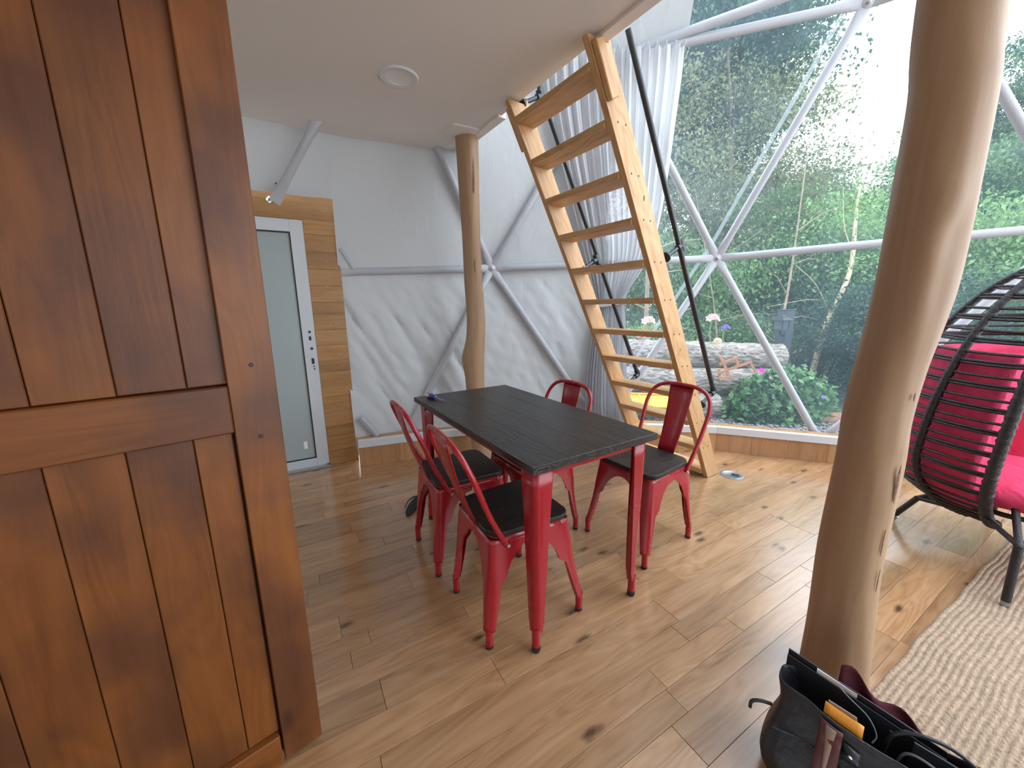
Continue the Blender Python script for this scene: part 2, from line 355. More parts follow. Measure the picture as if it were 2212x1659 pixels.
# ================================================================== SETTING
# ---- dome nodes (15 around)
def nd(px): return Vector(px)
base = {k: on_dome(111.8-24*k, 0.12) for k in range(15)}
ring1 = {k: on_dome(99.8-24*k, 1.58) for k in range(15)}
ring2 = {k: on_dome(88-24*k, 3.0) for k in range(15)}
ring3 = {k: on_dome(99.8-24*k, 4.35) for k in range(15)}
apex = Vector((CD.x, CD.y, CD.z+RS))
base.update({0: nd((-0.954, 3.151, 0.12)), 1: nd((0.83, 3.40, 0.12)), 2: nd((2.561, 3.030, 0.12))})
ring1.update({0: nd((-0.165, 3.451, 1.58)), 1: nd((1.747, 3.385, 1.636)), 2: nd((3.533, 2.517, 1.711)), 14: nd((-1.805, 2.845, 1.487))})
ring2.update({0: nd((0.769, 3.177, 3.005)), 1: nd((2.256, 2.826, 3.102)), 14: nd((-0.776, 2.958, 2.969))})
tri_low, tri_up = [], []
for k in range(15):
    j = (k+1) % 15; i = (k-1) % 15
    tri_low += [(ring1[k], base[k], base[j]), (ring1[k], base[j], ring1[j]), (ring1[k], ring1[j], ring2[k]), (ring2[i], ring1[k], ring2[k])]
    tri_up += [(ring2[i], ring2[k], ring3[k]), (ring3[k], ring2[k], ring3[j]), (ring3[k], ring3[j], apex)]
DTH = R(29.5); DD = Vector((math.cos(DTH), math.sin(DTH), 0)); DN = Vector((-DD.y, DD.x, 0)); DP = Vector((-1.487, 2.940, 0))
def dp(s, z, n=0.0): return DP+DD*s+DN*n+Vector((0, 0, z))
def fold(p):
    """gathers and puckers of the tent skin: real relief, fading out where the skin is pulled tight"""
    x = -(az_of(p)-100)*RS*math.pi/180; z = p.z        # metres along the wall (+ to the right) and up
    lo = max(0.0, min(1.0, (1.60-z)/0.35))*max(0.0, min(1.0, (z-0.12)/0.2))
    left = max(0.0, min(1.0, (0.10-x)/0.45)); right = max(0.0, min(1.0, (x-0.12)/0.3))*max(0.0, min(1.0, (1.25-x)/0.3))
    mid = max(0.0, min(1.0, (2.05-z)/0.3))*max(0.0, min(1.0, (z-1.55)/0.08))
    d = 0.0
    c = x*0.88+z*0.47; l = -x*0.47+z*0.88
    for f, ph, am, pw in ((7.2, 0.9, 0.032, 2.0), (11.3, 2.3, 0.026, 3.0), (19.0, 0.4, 0.014, 3.0), (31.0, 4.0, 0.006, 2.5)):
        k = 1-abs(math.sin(c*f+ph+0.35*math.sin(l*2.1+ph)))
        d += am*k**pw*(0.55+0.45*math.sin(l*3.3+f+c*4))*lo*(left+0.55*right)
    for f, ph, am in ((41.0, 1.0, 0.0055), (63.0, 2.0, 0.0035)):
        k = max(0.0, math.sin(c*f+ph+1.2*math.sin(l*5+ph)))**6*max(0.0, math.sin(l*9+f+c*7))**2
        d += am*2.2*k*(lo+0.8*mid)*(0.5+left+right)
    d += 0.0025*math.sin(x*31+z*17)*math.sin(x*13-z*29)*lo
    return d
def skin(tris, nsub_seen, seam_left, want):
    """returns bmesh of the skin pieces where want(azimuth) holds, cut exactly at the seams and round the doorway"""
    b = bmesh.new()
    for t in tris:
        c = (t[0]+t[1]+t[2])/3; a = az_of(c)
        white = seam_left-14 < a < 140
        n = (66 if (c.z < 1.9 and 86 < a < 124) else nsub_seen) if (white and c.z < 3.6) else 3
        idx = {}
        for i in range(n+1):
            for j in range(n+1-i):
                p = t[0]*(1-i/n-j/n)+t[1]*(i/n)+t[2]*(j/n)
                out = Vector((p.x-CD.x, p.y-CD.y, p.z-CD.z)).normalized()
                p = p+out*0.022
                if n > 3: p = p+out*fold(p)
                idx[i, j] = b.verts.new(p)
        for i in range(n):
            for j in range(n-i):
                b.faces.new((idx[i, j], idx[i+1, j], idx[i, j+1]))
                if j < n-i-1: b.faces.new((idx[i+1, j], idx[i+1, j+1], idx[i, j+1]))
    bmesh.ops.remove_doubles(b, verts=b.verts[:], dist=0.0015)
    for a in (seam_left, -40.0):
        nn = Vector((-math.sin(R(a)), math.cos(R(a)), 0))
        bmesh.ops.bisect_plane(b, geom=b.verts[:]+b.edges[:]+b.faces[:], plane_co=CD, plane_no=nn)
    if seam_left > 85:
        for co, no in ((dp(0.195, 0), DD), (dp(-1.15, 0), DD), (Vector((0, 0, 2.03)), Vector((0, 0, 1)))):
            bmesh.ops.bisect_plane(b, geom=b.verts[:]+b.edges[:]+b.faces[:], plane_co=co, plane_no=no)
    kill = []
    for f in b.faces:
        c = f.calc_center_median(); a = az_of(c)
        s = (c-DP).dot(DD)
        door = c.z < 2.03 and -1.15 < s < 0.195 and a > 100 and a < 165
        if not want(a) or door: kill.append(f)
    bmesh.ops.delete(b, geom=kill, context='FACES')
    return b
def skin_obj(name, want, mat, n=20, kind='structure', label=None):
    me = bpy.data.meshes.new(name); b = skin(tri_low, n, 88.0, lambda a: want(a, 0)); b.to_mesh(me); b.free()
    me2 = bpy.data.meshes.new(name); b = skin(tri_up, n, 82.0, lambda a: want(a, 1)); b.to_mesh(me2); b.free()
    b = bmesh.new(); b.from_mesh(me); b.from_mesh(me2); b.to_mesh(me); b.free(); bpy.data.meshes.remove(me2)
    me.materials.append(mat)
    for p in me.polygons: p.use_smooth = True
    me.set_sharp_from_angle(angle=R(60))
    o = link_mesh(name, me); tag(o, kind=kind, label=label); return o
clear = lambda a, up: -40 < a < (82 if up else 88)
skin_obj('wall_left', lambda a, up: (82 if up else 88) <= a < 182, M['fabric'], 26)
skin_obj('wall_back', lambda a, up: a >= 182 or a <= -40, M['fabric_back'], 4)
win = empty('window_1'); tag(win, kind='structure')
for nm, tris, sl, up in (('pane', tri_low, 88.0, 0), ('pane', tri_up, 82.0, 1)):
    me = bpy.data.meshes.new(nm); b = skin(tris, 3, sl, lambda a: clear(a, up)); b.to_mesh(me); b.free(); me.materials.append(M['vinyl']); link_mesh(nm, me, win)
# weld seams of the clear vinyl, running beside two struts
def seam(p, q, off, wd=0.03):
    d = (q-p).normalized(); out = ((p+q)/2-CD).normalized(); side = d.cross(out).normalized()
    a, b_ = p+side*off+out*0.018, q+side*off+out*0.018
    obj('weld_seam', MB().add([a-side*wd/2, a+side*wd/2, b_+side*wd/2, b_-side*wd/2], [(0, 1, 2, 3)]), M['strap'], win)
seam(ring1[1], ring2[1], 0.09); seam(base[1], ring1[1], 0.10)

# ---- floor: subfloor disc and planks one by one
fl = obj('floor', MB().lathe([(0.0, -0.06), (4.95, -0.06), (4.95, -0.022), (0.0, -0.022)], (CD.x, CD.y, 0), 60), M['soil']); tag(fl, kind='structure')
PA = 0.52156; PU = Vector((math.cos(PA), math.sin(PA), 0)); PV = Vector((-PU.y, PU.x, 0))
pat = [0.120, 0.126, 0.083, 0.078, 0.084, 0.121]         # board widths, repeating
rows = []; v = 1.063
joints = {1.063: [1.454], 0.943: [1.24], 0.817: [1.19, 0.62], 0.734: [], 0.656: [0.955], 0.572: [0.876]}
k = 0; top = 1.063
while top > -5.2: rows.append((top, pat[k % 6])); top -= pat[k % 6]; k += 1
k = 5; top = 1.063
while top < 5.0:
    rows.append((top+pat[k % 6], pat[k % 6])); top += pat[k % 6]; k -= 1
LENS = [0.45, 0.62, 0.78, 0.95, 1.15]
rest = MB(); nplank = 0
cu, cv = PU.dot(Vector((CD.x, CD.y, 0))), PV.dot(Vector((CD.x, CD.y, 0)))
rr = random.Random(11)
for top, wdt in rows:
    vm = top-wdt/2; hh = 4.80**2-(vm-cv)**2
    if hh <= 0.05: continue
    u0, u1 = cu-math.sqrt(hh), cu+math.sqrt(hh)
    fixed = [j for t, js in joints.items() if abs(t-top) < 0.004 for j in js]
    u = (fixed[0] if fixed else rr.uniform(0, 1))
    cuts = [u]
    while cuts[-1] < u1: cuts.append(cuts[-1]+rr.choice(LENS))
    while cuts[0] > u0: cuts.insert(0, cuts[0]-rr.choice(LENS))
    for a, b_ in zip(cuts[:-1], cuts[1:]):
        L = b_-a; c = PU*((a+b_)/2)+PV*vm
        if (c-Vector((CD.x, CD.y, 0))).length > 4.74+L/2: continue
        dz = rr.uniform(-0.0006, 0.0006)
        mw = frame((c.x, c.y, -0.011+dz), PU, PV, (0, 0, 1))
        seen = c.y > 0.35 and c.x > -2.4 and c.x < 3.6 and not (c.x < -0.2 and c.y < 0.5*(-c.x)+0.3)
        if seen and nplank < 298 and (c-Vector((CD.x, CD.y, 0))).length < 4.5+L/2:
            board('plank', L-0.0014, wdt-0.0012, 0.022, M['plank'], mw, fl, bev=0.0004); nplank += 1
        else:
            rest.box(c+Vector((0, 0, -0.011)), (L-0.002, wdt-0.002, 0.022), frame((0, 0, 0), PU, PV, (0, 0, 1)).to_3x3())
o = obj('plank_field', rest, M['plank'], fl); tag(o, kind='stuff')

# ---- loft (the ceiling we stand under)
loft = []
r_l = 4.55
lc, ln = TV.dot(Vector((CD.x, CD.y, 0))), NV.dot(Vector((CD.x, CD.y, 0)))
NE = 1.415; half = math.sqrt(r_l**2-(NE-ln)**2)
a0 = math.atan2((NE-ln), -half); a1 = math.atan2((NE-ln), half)+2*math.pi
poly = [tn(lc+r_l*math.cos(a), ln+r_l*math.sin(a), 2.42) for a in np.linspace(a0, a1, 90)]
ceil = obj('ceiling', MB().prism(poly, (0, 0, 0.2)), M['ceil']); tag(ceil, kind='structure')
Tl = lc-half
def strip(t0, t1): obj('edge_trim', MB().prism([tn(t0, 1.390, 2.407), tn(t1, 1.390, 2.407), tn(t1, 1.447, 2.407), tn(t0, 1.447, 2.407)], (0, 0, 0.2)), M['ceil'], ceil, bevel=0.002)
strip(Tl+0.02, -2.255); strip(-1.447, 2.6)
obj('post_collar', MB().prism([tn(-2.66, 1.20, 2.410), tn(-2.50, 1.20, 2.410), tn(-2.48, 1.40, 2.410), tn(-2.66, 1.40, 2.410)], (0, 0, 0.02)), M['ceil'], ceil, bevel=0.002)
# recessed lamp, switched off
lt = empty('recessed_light', (-0.562, 2.242, 2.42)); tag(lt, 'round white recessed downlight in the low white ceiling', 'light')
obj('trim_ring', MB().lathe([(0.068, 0.0), (0.070, -0.006), (0.092, -0.008), (0.099, -0.002), (0.099, 0.0)], (-0.562, 2.242, 2.42), 32), M['whitevinyl'], lt, smooth=True)
obj('lens', MB().lathe([(0.0, -0.001), (0.05, -0.0015), (0.069, -0.004), (0.069, 0.0)], (-0.562, 2.242, 2.42), 32), M['lens'], lt, smooth=True)

# ---- low wall round the dome: boards, white channel, ledge
def azr(a, r, z): return Vector((CD.x+r*math.cos(R(a)), CD.y+r*math.sin(R(a)), z))
def skirt(name, azs, r, start=None):
    t = empty(name); tag(t, kind='structure')
    for a, b_ in zip(azs[:-1], azs[1:]):
        p, q = azr(a, r, 0), azr(b_, r, 0); L = (q-p).length; d = (q-p)/L; nin = Vector((d.y, -d.x, 0))
        if nin.dot(CD-p) < 0: nin = -nin
        m = max(1, round(L/0.29)); 
        for i in range(m):
            c = p+d*(L*(i+0.5)/m)-nin*0.010+Vector((0, 0, 0.080))
            board('riser_board', L/m-0.001, 0.020, 0.160, M['riser'], frame(c, d, -nin, (0, 0, 1)), t, bev=0.001)
        m2 = max(1, round(L/0.85))
        for i in range(m2):
            c = p+d*(L*(i+0.5)/m2)+nin*0.004+Vector((0, 0, 0.190))
            board('channel_face', L/m2-0.002, 0.012, 0.060, M['whitevinyl'], frame(c, d, -nin, (0, 0, 1)), t, bev=0.002)
            c2 = c+Vector((0, 0, 0.026))-nin*0.020
            board('channel_lip', L/m2-0.002, 0.036, 0.008, M['whitevinyl'], frame(c2, d, -nin, (0, 0, 1)), t, bev=0.002)
        e = 0.13
        P_, Q_ = azr(a, r+0.012, 0.185), azr(b_, r+0.012, 0.185); P2, Q2 = azr(a, r+e, 0.185), azr(b_, r+e, 0.185)
        obj('ledge_board', MB().prism([P_, Q_, Q2, P2], (0, 0, 0.030)), M['riser'], t)
    return t
skirt('baseboard_left', [114.6, 106.5, 98.5, 87.5], 4.505)
skirt('baseboard_right', [87.5, 75.5, 62.0], 4.50)
skirt('baseboard_back', [62.0, 50.0, 38.0, 26.0, 14.0], 4.50)

# ---- glass door and its oak surround
d1 = empty('door_1', dp(0, 0)); tag(d1, 'white framed frosted glass door set in an oak surround', 'door', kind='structure')
def dbox(mb, s0, s1, z0, z1, n0, n1): return mb.prism([dp(s0, z0, n0), dp(s1, z0, n0), dp(s1, z1, n0), dp(s0, z1, n0)], DN*(n1-n0))
for s0, s1 in ((-0.098, -0.010), (-0.90, -0.812)): obj('door_stile', dbox(MB(), s0, s1, 0.018, 1.883, 0.004, 0.05), M['doorframe'], d1, bevel=0.003)
for z0, z1 in ((0.018, 0.078), (1.797, 1.883)): obj('door_rail', dbox(MB(), -0.812, -0.098, z0, z1, 0.004, 0.05), M['doorframe'], d1, bevel=0.003)
gp = obj('glass_pane', dbox(MB(), -0.815, -0.095, 0.075, 1.80, 0.024, 0.032), M['frost'], d1)
gk = MB()
for s0, s1, z0, z1 in ((-0.812, -0.804, 0.078, 1.797), (-0.106, -0.098, 0.078, 1.797), (-0.804, -0.106, 0.078, 0.086), (-0.804, -0.106, 1.789, 1.797)): dbox(gk, s0, s1, z0, z1, 0.014, 0.026)
obj('gasket', gk, M['blackhole'], d1)
obj('sticker', dbox(MB(), -0.178, -0.152, 0.165, 0.225, 0.0225, 0.0245), M['lens'], d1)
for s, z, rd in ((-0.047, 1.084, 0.009), (-0.044, 0.957, 0.010), (-0.043, 0.822, 0.005)):
    obj('lock_hole', MB().lathe([(0.0, 0), (rd, 0), (rd, 0.006), (0, 0.006)], dp(s, z, 0.0062), 14, ax=-DN), M['blackhole'], d1)
for s, z, a, b_ in ((-0.048, 1.035, 0.016, 0.030), (-0.046, 0.861, 0.018, 0.044), (-0.041, 0.800, 0.007, 0.016)):
    obj('latch_cutout', dbox(MB(), s-a/2, s+a/2, z-b_/2, z+b_/2, 0.001, 0.01), M['blackhole'], d1)
obj('threshold', MB().prism([dp(-0.92, 0.0, -0.045), dp(0.003, 0.0, -0.045), dp(0.003, 0.0, 0.05), dp(-0.92, 0.0, 0.05)], (0, 0, 0.012)), M['steel'], d1, bevel=0.002)
sur = empty('trim_1', dp(0, 0)); tag(sur, kind='structure')
hz = [0.118, 0.122, 0.084, 0.122, 0.120, 0.083, 0.121, 0.085, 0.122, 0.119, 0.122, 0.084, 0.12, 0.122, 0.122, 0.122, 0.12]
for s0, s1 in ((-0.0095, 0.214), (-1.12, -0.9005)):
    z = 0.0; i = 0
    while z < 1.889:
        h_ = min(hz[i % len(hz)], 1.889-z); c = dp((s0+s1)/2, z+h_/2, 0.012)
        board('oak_board', s1-s0, 0.024, h_-0.0012, M['doortrim'], frame(c, DD, DN, (0, 0, 1)), sur, bev=0.001); z += h_; i += 1
board('header_board', 1.334, 0.024, 0.196, M['doortrim'], frame(dp(-0.453, 1.982, 0.012), DD, DN, (0, 0, 1)), sur, bev=0.001)
obj('return_board', MB().prism([dp(-1.12, 2.018, 0.024), dp(0.214, 2.018, 0.024), dp(0.214, 2.040, 0.024), dp(-1.12, 2.040, 0.024)], DN*0.35), M['doortrim'], sur)
obj('jamb', dbox(MB(), -1.0, 0.10, 1.86, 2.02, 0.05, 0.06), M['doortrim'], sur); obj('jamb', dbox(MB(), -0.03, 0.19, 0.0, 2.02, 0.05, 0.06), M['doortrim'], sur); obj('jamb', dbox(MB(), -1.1, -0.88, 0.0, 2.02, 0.05, 0.06), M['doortrim'], sur)
# side cheek between surround and tent skin
obj('return_board', MB().prism([dp(0.192, 0, 0.024), dp(0.214, 0, 0.024), dp(0.214, 2.04, 0.024), dp(0.192, 2.04, 0.024)], DN*0.30), M['doortrim'], sur)
for s, z in ((0.12, 1.60), (0.11, 1.42), (0.16, 1.98), (0.145, 1.955), (0.125, 1.955), (0.15, 0.90), (0.10, 1.13), (0.17, 0.62)):
    obj('screw', MB().lathe([(0, 0), (0.004, 0), (0.003, 0.002), (0, 0.002)], dp(s, z, 0.0), 8, ax=-DN), M['bolt'], sur)
# ground outside
g = MB(); gr = []
for i in range(41):
    row = []
    for j in range(41):
        x = -45+90*i/40*1.0+2; y = 2.0+58*j/40
        row.append((x, y, -0.02+max(0, (y-9))*0.035+0.03*math.sin(x*1.7+y)+(-0.3 if math.hypot(x-CD.x, y-CD.y) < 4.5 else 0)))
    gr.append(row)
gd = obj('ground', g.grid(gr), M['soil'], smooth=True); tag(gd, kind='structure')

# ---- dome frame: every tube and hub on its own
df = empty('dome_frame', (CD.x, CD.y, 0)); tag(df, 'white steel tube frame of the geodesic dome', 'frame')
def inn(p, o=0.012): return p-(p-CD).normalized()*o
def strut(p, q, r=0.029, cut0=0.05, cut1=0.05, name='strut'):
    p, q = inn(Vector(p)), inn(Vector(q)); d = (q-p).normalized()
    out = ((p+q)/2-CD).normalized(); side = d.cross(out).normalized(); L = (q-p).length
    mb = MB(); Pm = []
    for t, a, b_ in ((0.0, 0.034, 0.004), (0.05, 0.034, 0.005), (0.13, 0.030, 0.022), (0.17, r, r), (L-0.17, r, r), (L-0.13, 0.030, 0.022), (L-0.05, 0.034, 0.005), (L, 0.034, 0.004)):
        c = p+d*t
        Pm.append([c+side*(a*math.cos(2*math.pi*k/12))+out*(b_*math.sin(2*math.pi*k/12)) for k in range(12)])
    mb.grid(Pm, closed=True); n = len(Pm); mb.f.append(tuple(range(12))); mb.f.append(tuple((n-1)*12+k for k in range(12)))
    return obj(name, mb, M['strut'], df, smooth=True)
def hub(p):
    out = (p-CD).normalized(); c = inn(p, 0.014)
    h_ = obj('hub_plate', MB().lathe([(0, 0), (0.036, 0.0), (0.038, 0.004), (0.030, 0.010), (0, 0.012)], c, 16, ax=-out), M['strut'], df, smooth=True)
    obj('hub_bolt', MB().lathe([(0, 0.010), (0.016, 0.010), (0.016, 0.013), (0.011, 0.014), (0.011, 0.026), (0.005, 0.028), (0.005, 0.036), (0, 0.036)], c, 6, ax=-out), M['bolt'], h_)
for k in range(15):
    j = (k+1) % 15; near = k in (0, 1, 2, 3)
    if k == 14:      # the doorway: tubes end at the surround
        strut(dp(0.165, 1.527, 0.03), ring1[0], r=0.029)
    elif k == 13: strut(ring1[13], ring1[13].lerp(ring1[14], 0.45))
    else: strut(ring1[k], ring1[j])
    strut(ring2[k], ring2[j])
    if k != 14:
        strut(base[k], ring1[k]); strut(base[j], ring1[k])
    if k != 14: strut(ring1[k], ring2[k])
    if k not in (14, 2): strut(ring2[(k-1) % 15], ring1[k])
    strut(ring3[k], ring3[j]); strut(ring3[k], apex)
    if k != 1: strut(ring2[(k-1) % 15], ring3[k])
    if k != 0: strut(ring2[k], ring3[k])
    if k != 14: hub(ring1[k])
    hub(ring2[k])
QH = Vector((2.394, 2.683, 3.272)); strut(ring2[0], QH); strut(ring1[2], QH); hub(QH)                        # upper tube leaving the curtain hub
obj('cut_strut', MB().tube([(-1.125, 3.035, 0.215), (-1.235, 3.00, 0.385)], 0.026, 14), M['strut'], df, smooth=True)   # stub beside the oak surround
strut((-1.563, 2.731, 1.950), (-1.190, 2.716, 2.469), r=0.026, name='cut_strut')  # both ends pulled towards the camera along the line of sight, result baked in
obj('cut_strut', MB().tube([(-1.285, 3.03, 1.70), (-1.195, 3.085, 1.525)], 0.015, 12), M['strut'], df, smooth=True)
obj('hub_bolt', MB().lathe([(0, 0), (0.022, 0), (0.022, 0.012), (0.010, 0.014), (0.010, 0.03), (0, 0.03)], (-1.625, 2.80, 1.985), 10, ax=(-0.3, -1, -0.1)), M['bolt'], df)
for dx, dz in ((0.02, 0.09), (0.05, 0.075), (0.03, 0.055)): obj('frayed_hole', MB().lathe([(0, 0), (0.009, 0), (0.007, 0.004), (0, 0.004)], (-1.60+dx, 2.80, 2.0+dz), 7, ax=(0.3, -1, -0.1)), M['blackhole'], df)

# ---- barn door on the left: boards, stiles, rails one by one
BP = Vector((-0.579, 0.900, 0.0)); BA = R(43.0); BD = Vector((math.cos(BA), math.sin(BA), 0)); BN = Vector((-BD.y, BD.x, 0))   # BN points away from the viewer
d2 = empty('door_2', BP); tag(d2, 'brown stained plank barn door standing open on the left', 'door', kind='structure')
LEAN = 0.011
def bd(name, s0, s1, z0, z1, n, th, vert=True, parent=d2):
    L, Wd = (z1-z0, s1-s0)
    sc_ = (s0+s1)/2+LEAN*(z0+z1)/2; c = BP+BD*sc_+BN*(n+th/2)+Vector((0, 0, (z0+z1)/2))
    x = (BD*LEAN+Vector((0, 0, 1))).normalized()
    if vert: return board(name, L, Wd, th, M['stain'], frame(c, x, BD, x.cross(BD)), parent, bev=0.0018)
    return board(name, Wd, L, th, M['stain'], frame(c, BD, x, BD.cross(x)), parent, bev=0.003)
for s0 in (-0.095, -0.84): bd('stile', s0, s0+0.095, 0.018, 2.12, 0.0, 0.036)
bd('rail', -0.745, -0.0955, 0.982, 1.092, 0.0, 0.034, False)
bd('rail', -0.745, -0.0955, 0.018, 0.112, 0.0, 0.034, False)
bd('rail', -0.745, -0.0955, 2.02, 2.12, 0.0, 0.034, False)
ss = [-0.745, -0.60, -0.492, -0.383, -0.274, -0.167, -0.0955]
for (z0, z1) in ((1.092, 2.02), (0.112, 0.982)):
    for a, b_ in zip(ss[:-1], ss[1:]): bd('plank', a+0.0008, b_-0.0008, z0+0.001, z1-0.001, 0.016+0.001*hash_noise(a, z0), 0.016)
bd('light_stop_board', -0.838, -0.004, 0.02, 2.118, 0.0335, 0.006)  # unseen backing added so daylight does not leak through the plank joints
for z in (1.133, 0.960): obj('bolt_hole', MB().lathe([(0, 0), (0.005, 0), (0.004, 0.001), (0, 0.001)], BP+BD*(-0.046+LEAN*z)-BN*0.0008+Vector((0, 0, z)), 9, ax=-BN), M['blackhole'], d2)

# ================================================================== LARGE THINGS
# ---- log posts
def log_post(name, prof, label, knots, mat):
    """prof: (x, y, z, r)"""
    base_ = (prof[0][0], prof[0][1], 0); t = empty(name, base_); tag(t, label, 'post')
    pts = spline([Vector(p[:3]) for p in prof], 6); rs = [x.x for x in spline([Vector((p[3], 0, 0)) for p in prof], 6)]
    n = 40; P = []
    for i, (p, r_) in enumerate(zip(pts, rs)):
        ring = []
        for k in range(n):
            a = 2*math.pi*k/n
            q = r_*(1+0.018*math.sin(3*a+p.z*2.2)+0.012*math.sin(5*a-p.z*5)+0.008*math.sin(9*a+p.z*11))
            for (ka, kz, kr, kh) in knots:
                dz = (p.z-kz)/kh; da = math.atan2(math.sin(a-ka), math.cos(a-ka))/0.45
                q += kr*math.exp(-(dz*dz+da*da)*1.5)
            ring.append(p+Vector((q*math.cos(a), q*math.sin(a), 0)))
        P.append(ring)
    mb = MB().grid(P, closed=True); mb.f.append(tuple(range(n))[::-1]); mb.f.append(tuple((len(P)-1)*n+k for k in range(n)))
    obj('trunk', mb, mat, t, smooth=True, angle=60)
    return t
p1 = [(1.110, 1.105, 0.0, 0.094), (1.103, 1.108, 0.22, 0.086), (1.099, 1.112, 0.45, 0.083), (1.102, 1.108, 0.77, 0.080), (1.100, 1.110, 0.92, 0.078), (1.105, 1.105, 1.06, 0.078), (1.114, 1.097, 1.20, 0.081), (1.118, 1.092, 1.32, 0.083), (1.119, 1.091, 1.56, 0.082), (1.118, 1.092, 1.78, 0.080), (1.108, 1.102, 1.98, 0.080), (1.105, 1.105, 2.62, 0.080)]
t = log_post('log_post', p1, 'thick peeled log post beside the rug, nearest to the viewer', [(-1.9, 1.50, 0.006, 0.05), (-1.55, 1.42, -0.010, 0.06), (-1.6, 1.30, -0.006, 0.10), (-1.5, 0.78, -0.006, 0.06)], M['log'])
def scar(cx, cy, r_, a, z, w_, h_):
    P = []
    for i in range(7):
        row = []
        for k in range(5):
            u, v_ = k/4*2-1, i/6*2-1; wv = w_*math.sqrt(max(0, 1-v_*v_))*(1+0.3*math.sin(v_*9))
            aa = a+u*wv/r_; rr_ = r_+0.0012*(1-u*u)-0.001
            row.append((cx+rr_*math.cos(aa), cy+rr_*math.sin(aa), z+v_*h_))
        P.append(row)
    return MB().grid(P)
M['scar'] = simple('dark_bark_scar', (0.20, 0.115, 0.065), rough=0.8, noise=0.4, nscale=60)
for a, z, w_, h_ in ((-1.42, 0.74, 0.006, 0.060), (-1.52, 0.55, 0.0025, 0.045), (-1.40, 0.42, 0.0025, 0.04), (-1.60, 1.43, 0.007, 0.03), (-1.50, 1.40, 0.004, 0.045), (-1.85, 1.53, 0.006, 0.008), (-1.45, 1.00, 0.003, 0.012), (-1.62, 0.26, 0.005, 0.012)):
    r_ = 0.0835 if z > 1.1 else 0.081
    obj('bark_scar', scar(1.104, 1.106, r_, a, z, w_, h_), M['scar'], t, smooth=True)
p2 = [(-0.250, 2.969, 0.0, 0.078), (-0.270, 2.967, 0.30, 0.077), (-0.292, 2.965, 0.62, 0.073), (-0.290, 2.965, 0.88, 0.076), (-0.272, 2.967, 1.13, 0.071), (-0.282, 2.966, 1.47, 0.067), (-0.286, 2.965, 1.80, 0.067), (-0.292, 2.965, 2.11, 0.074), (-0.297, 2.964, 2.42, 0.081)]
t = log_post('log_post', p2, 'slim crooked peeled log post behind the table, holding the loft corner', [(3.3, 0.86, 0.024, 0.11), (-1.3, 1.2, -0.006, 0.05)], M['log'])
for a, z, w_, h_ in ((3.05, 0.84, 0.010, 0.07), (-1.1, 2.15, 0.008, 0.12), (-1.2, 1.55, 0.004, 0.05), (-1.5, 1.05, 0.003, 0.06)):
    obj('bark_scar', scar(-0.285, 2.965, 0.086 if z < 0.9 else 0.069+0.007*(z > 2), a, z, w_, h_), M['scar'], t, smooth=True)

# ---- loft ladder
LS = R(61.47); sl = math.tan(LS)
lad = empty('loft_ladder', tn(-1.75, 2.66, 0)); tag(lad, 'open pine loft ladder with twelve treads leaning on the loft edge', 'ladder')
ux = (-NV*math.cos(LS)+Vector((0, 0, math.sin(LS)))); wz = ux.cross(TV)
if wz.dot(NV) < 0: wz = -wz
def stringer(t0, t1):
    tm = (t0+t1)/2; zt = 2.405
    n_f = lambda z: 2.632-z/sl
    pl = [(2.632, 0.001), (2.780, 0.001), (1.470, (2.78-1.47)*sl), (1.452, (2.78-1.452)*sl), (1.452, 2.405), (n_f(2.405), 2.405)]
    o_ = tn(tm, 2.2, 1.1); fr = frame(o_, ux, TV, wz); inv = fr.inverted()
    me = bpy.data.meshes.new('stringer'); mb = MB().prism([tn(t0, n_, z) for n_, z in pl], TV*(t1-t0))
    me.from_pydata([tuple(inv @ Vector(v)) for v in mb.v], [], mb.f); b = bmesh.new(); b.from_mesh(me)
    bmesh.ops.recalc_face_normals(b, faces=b.faces[:]); b.to_mesh(me); b.free(); me.materials.append(M['pine'])
    s_ = link_mesh('stringer', me, lad, fr); md = s_.modifiers.new('bevel', 'BEVEL'); md.width = 0.003; md.segments = 2
    return s_
sr = stringer(-1.447, -1.411); sL = stringer(-2.077, -2.041)
for k in range(12):
    zt = 2.325-0.2055*k; nf = 2.632-zt/sl
    board('tread', 0.594, 0.142, 0.034, M['pine'], frame(tn(-1.744, nf+0.0715, zt-0.017), TV, NV, (0, 0, 1)), lad, bev=0.003)
for t0 in (-1.411+0.0155, -2.077-0.0155):
    c = tn(t0, 1.372+0.045, 2.305)
    board('cleat', 0.235, 0.055, 0.030, M['pine'], frame(c-ux*0.02, ux, wz, ux.cross(wz)), lad, bev=0.004)
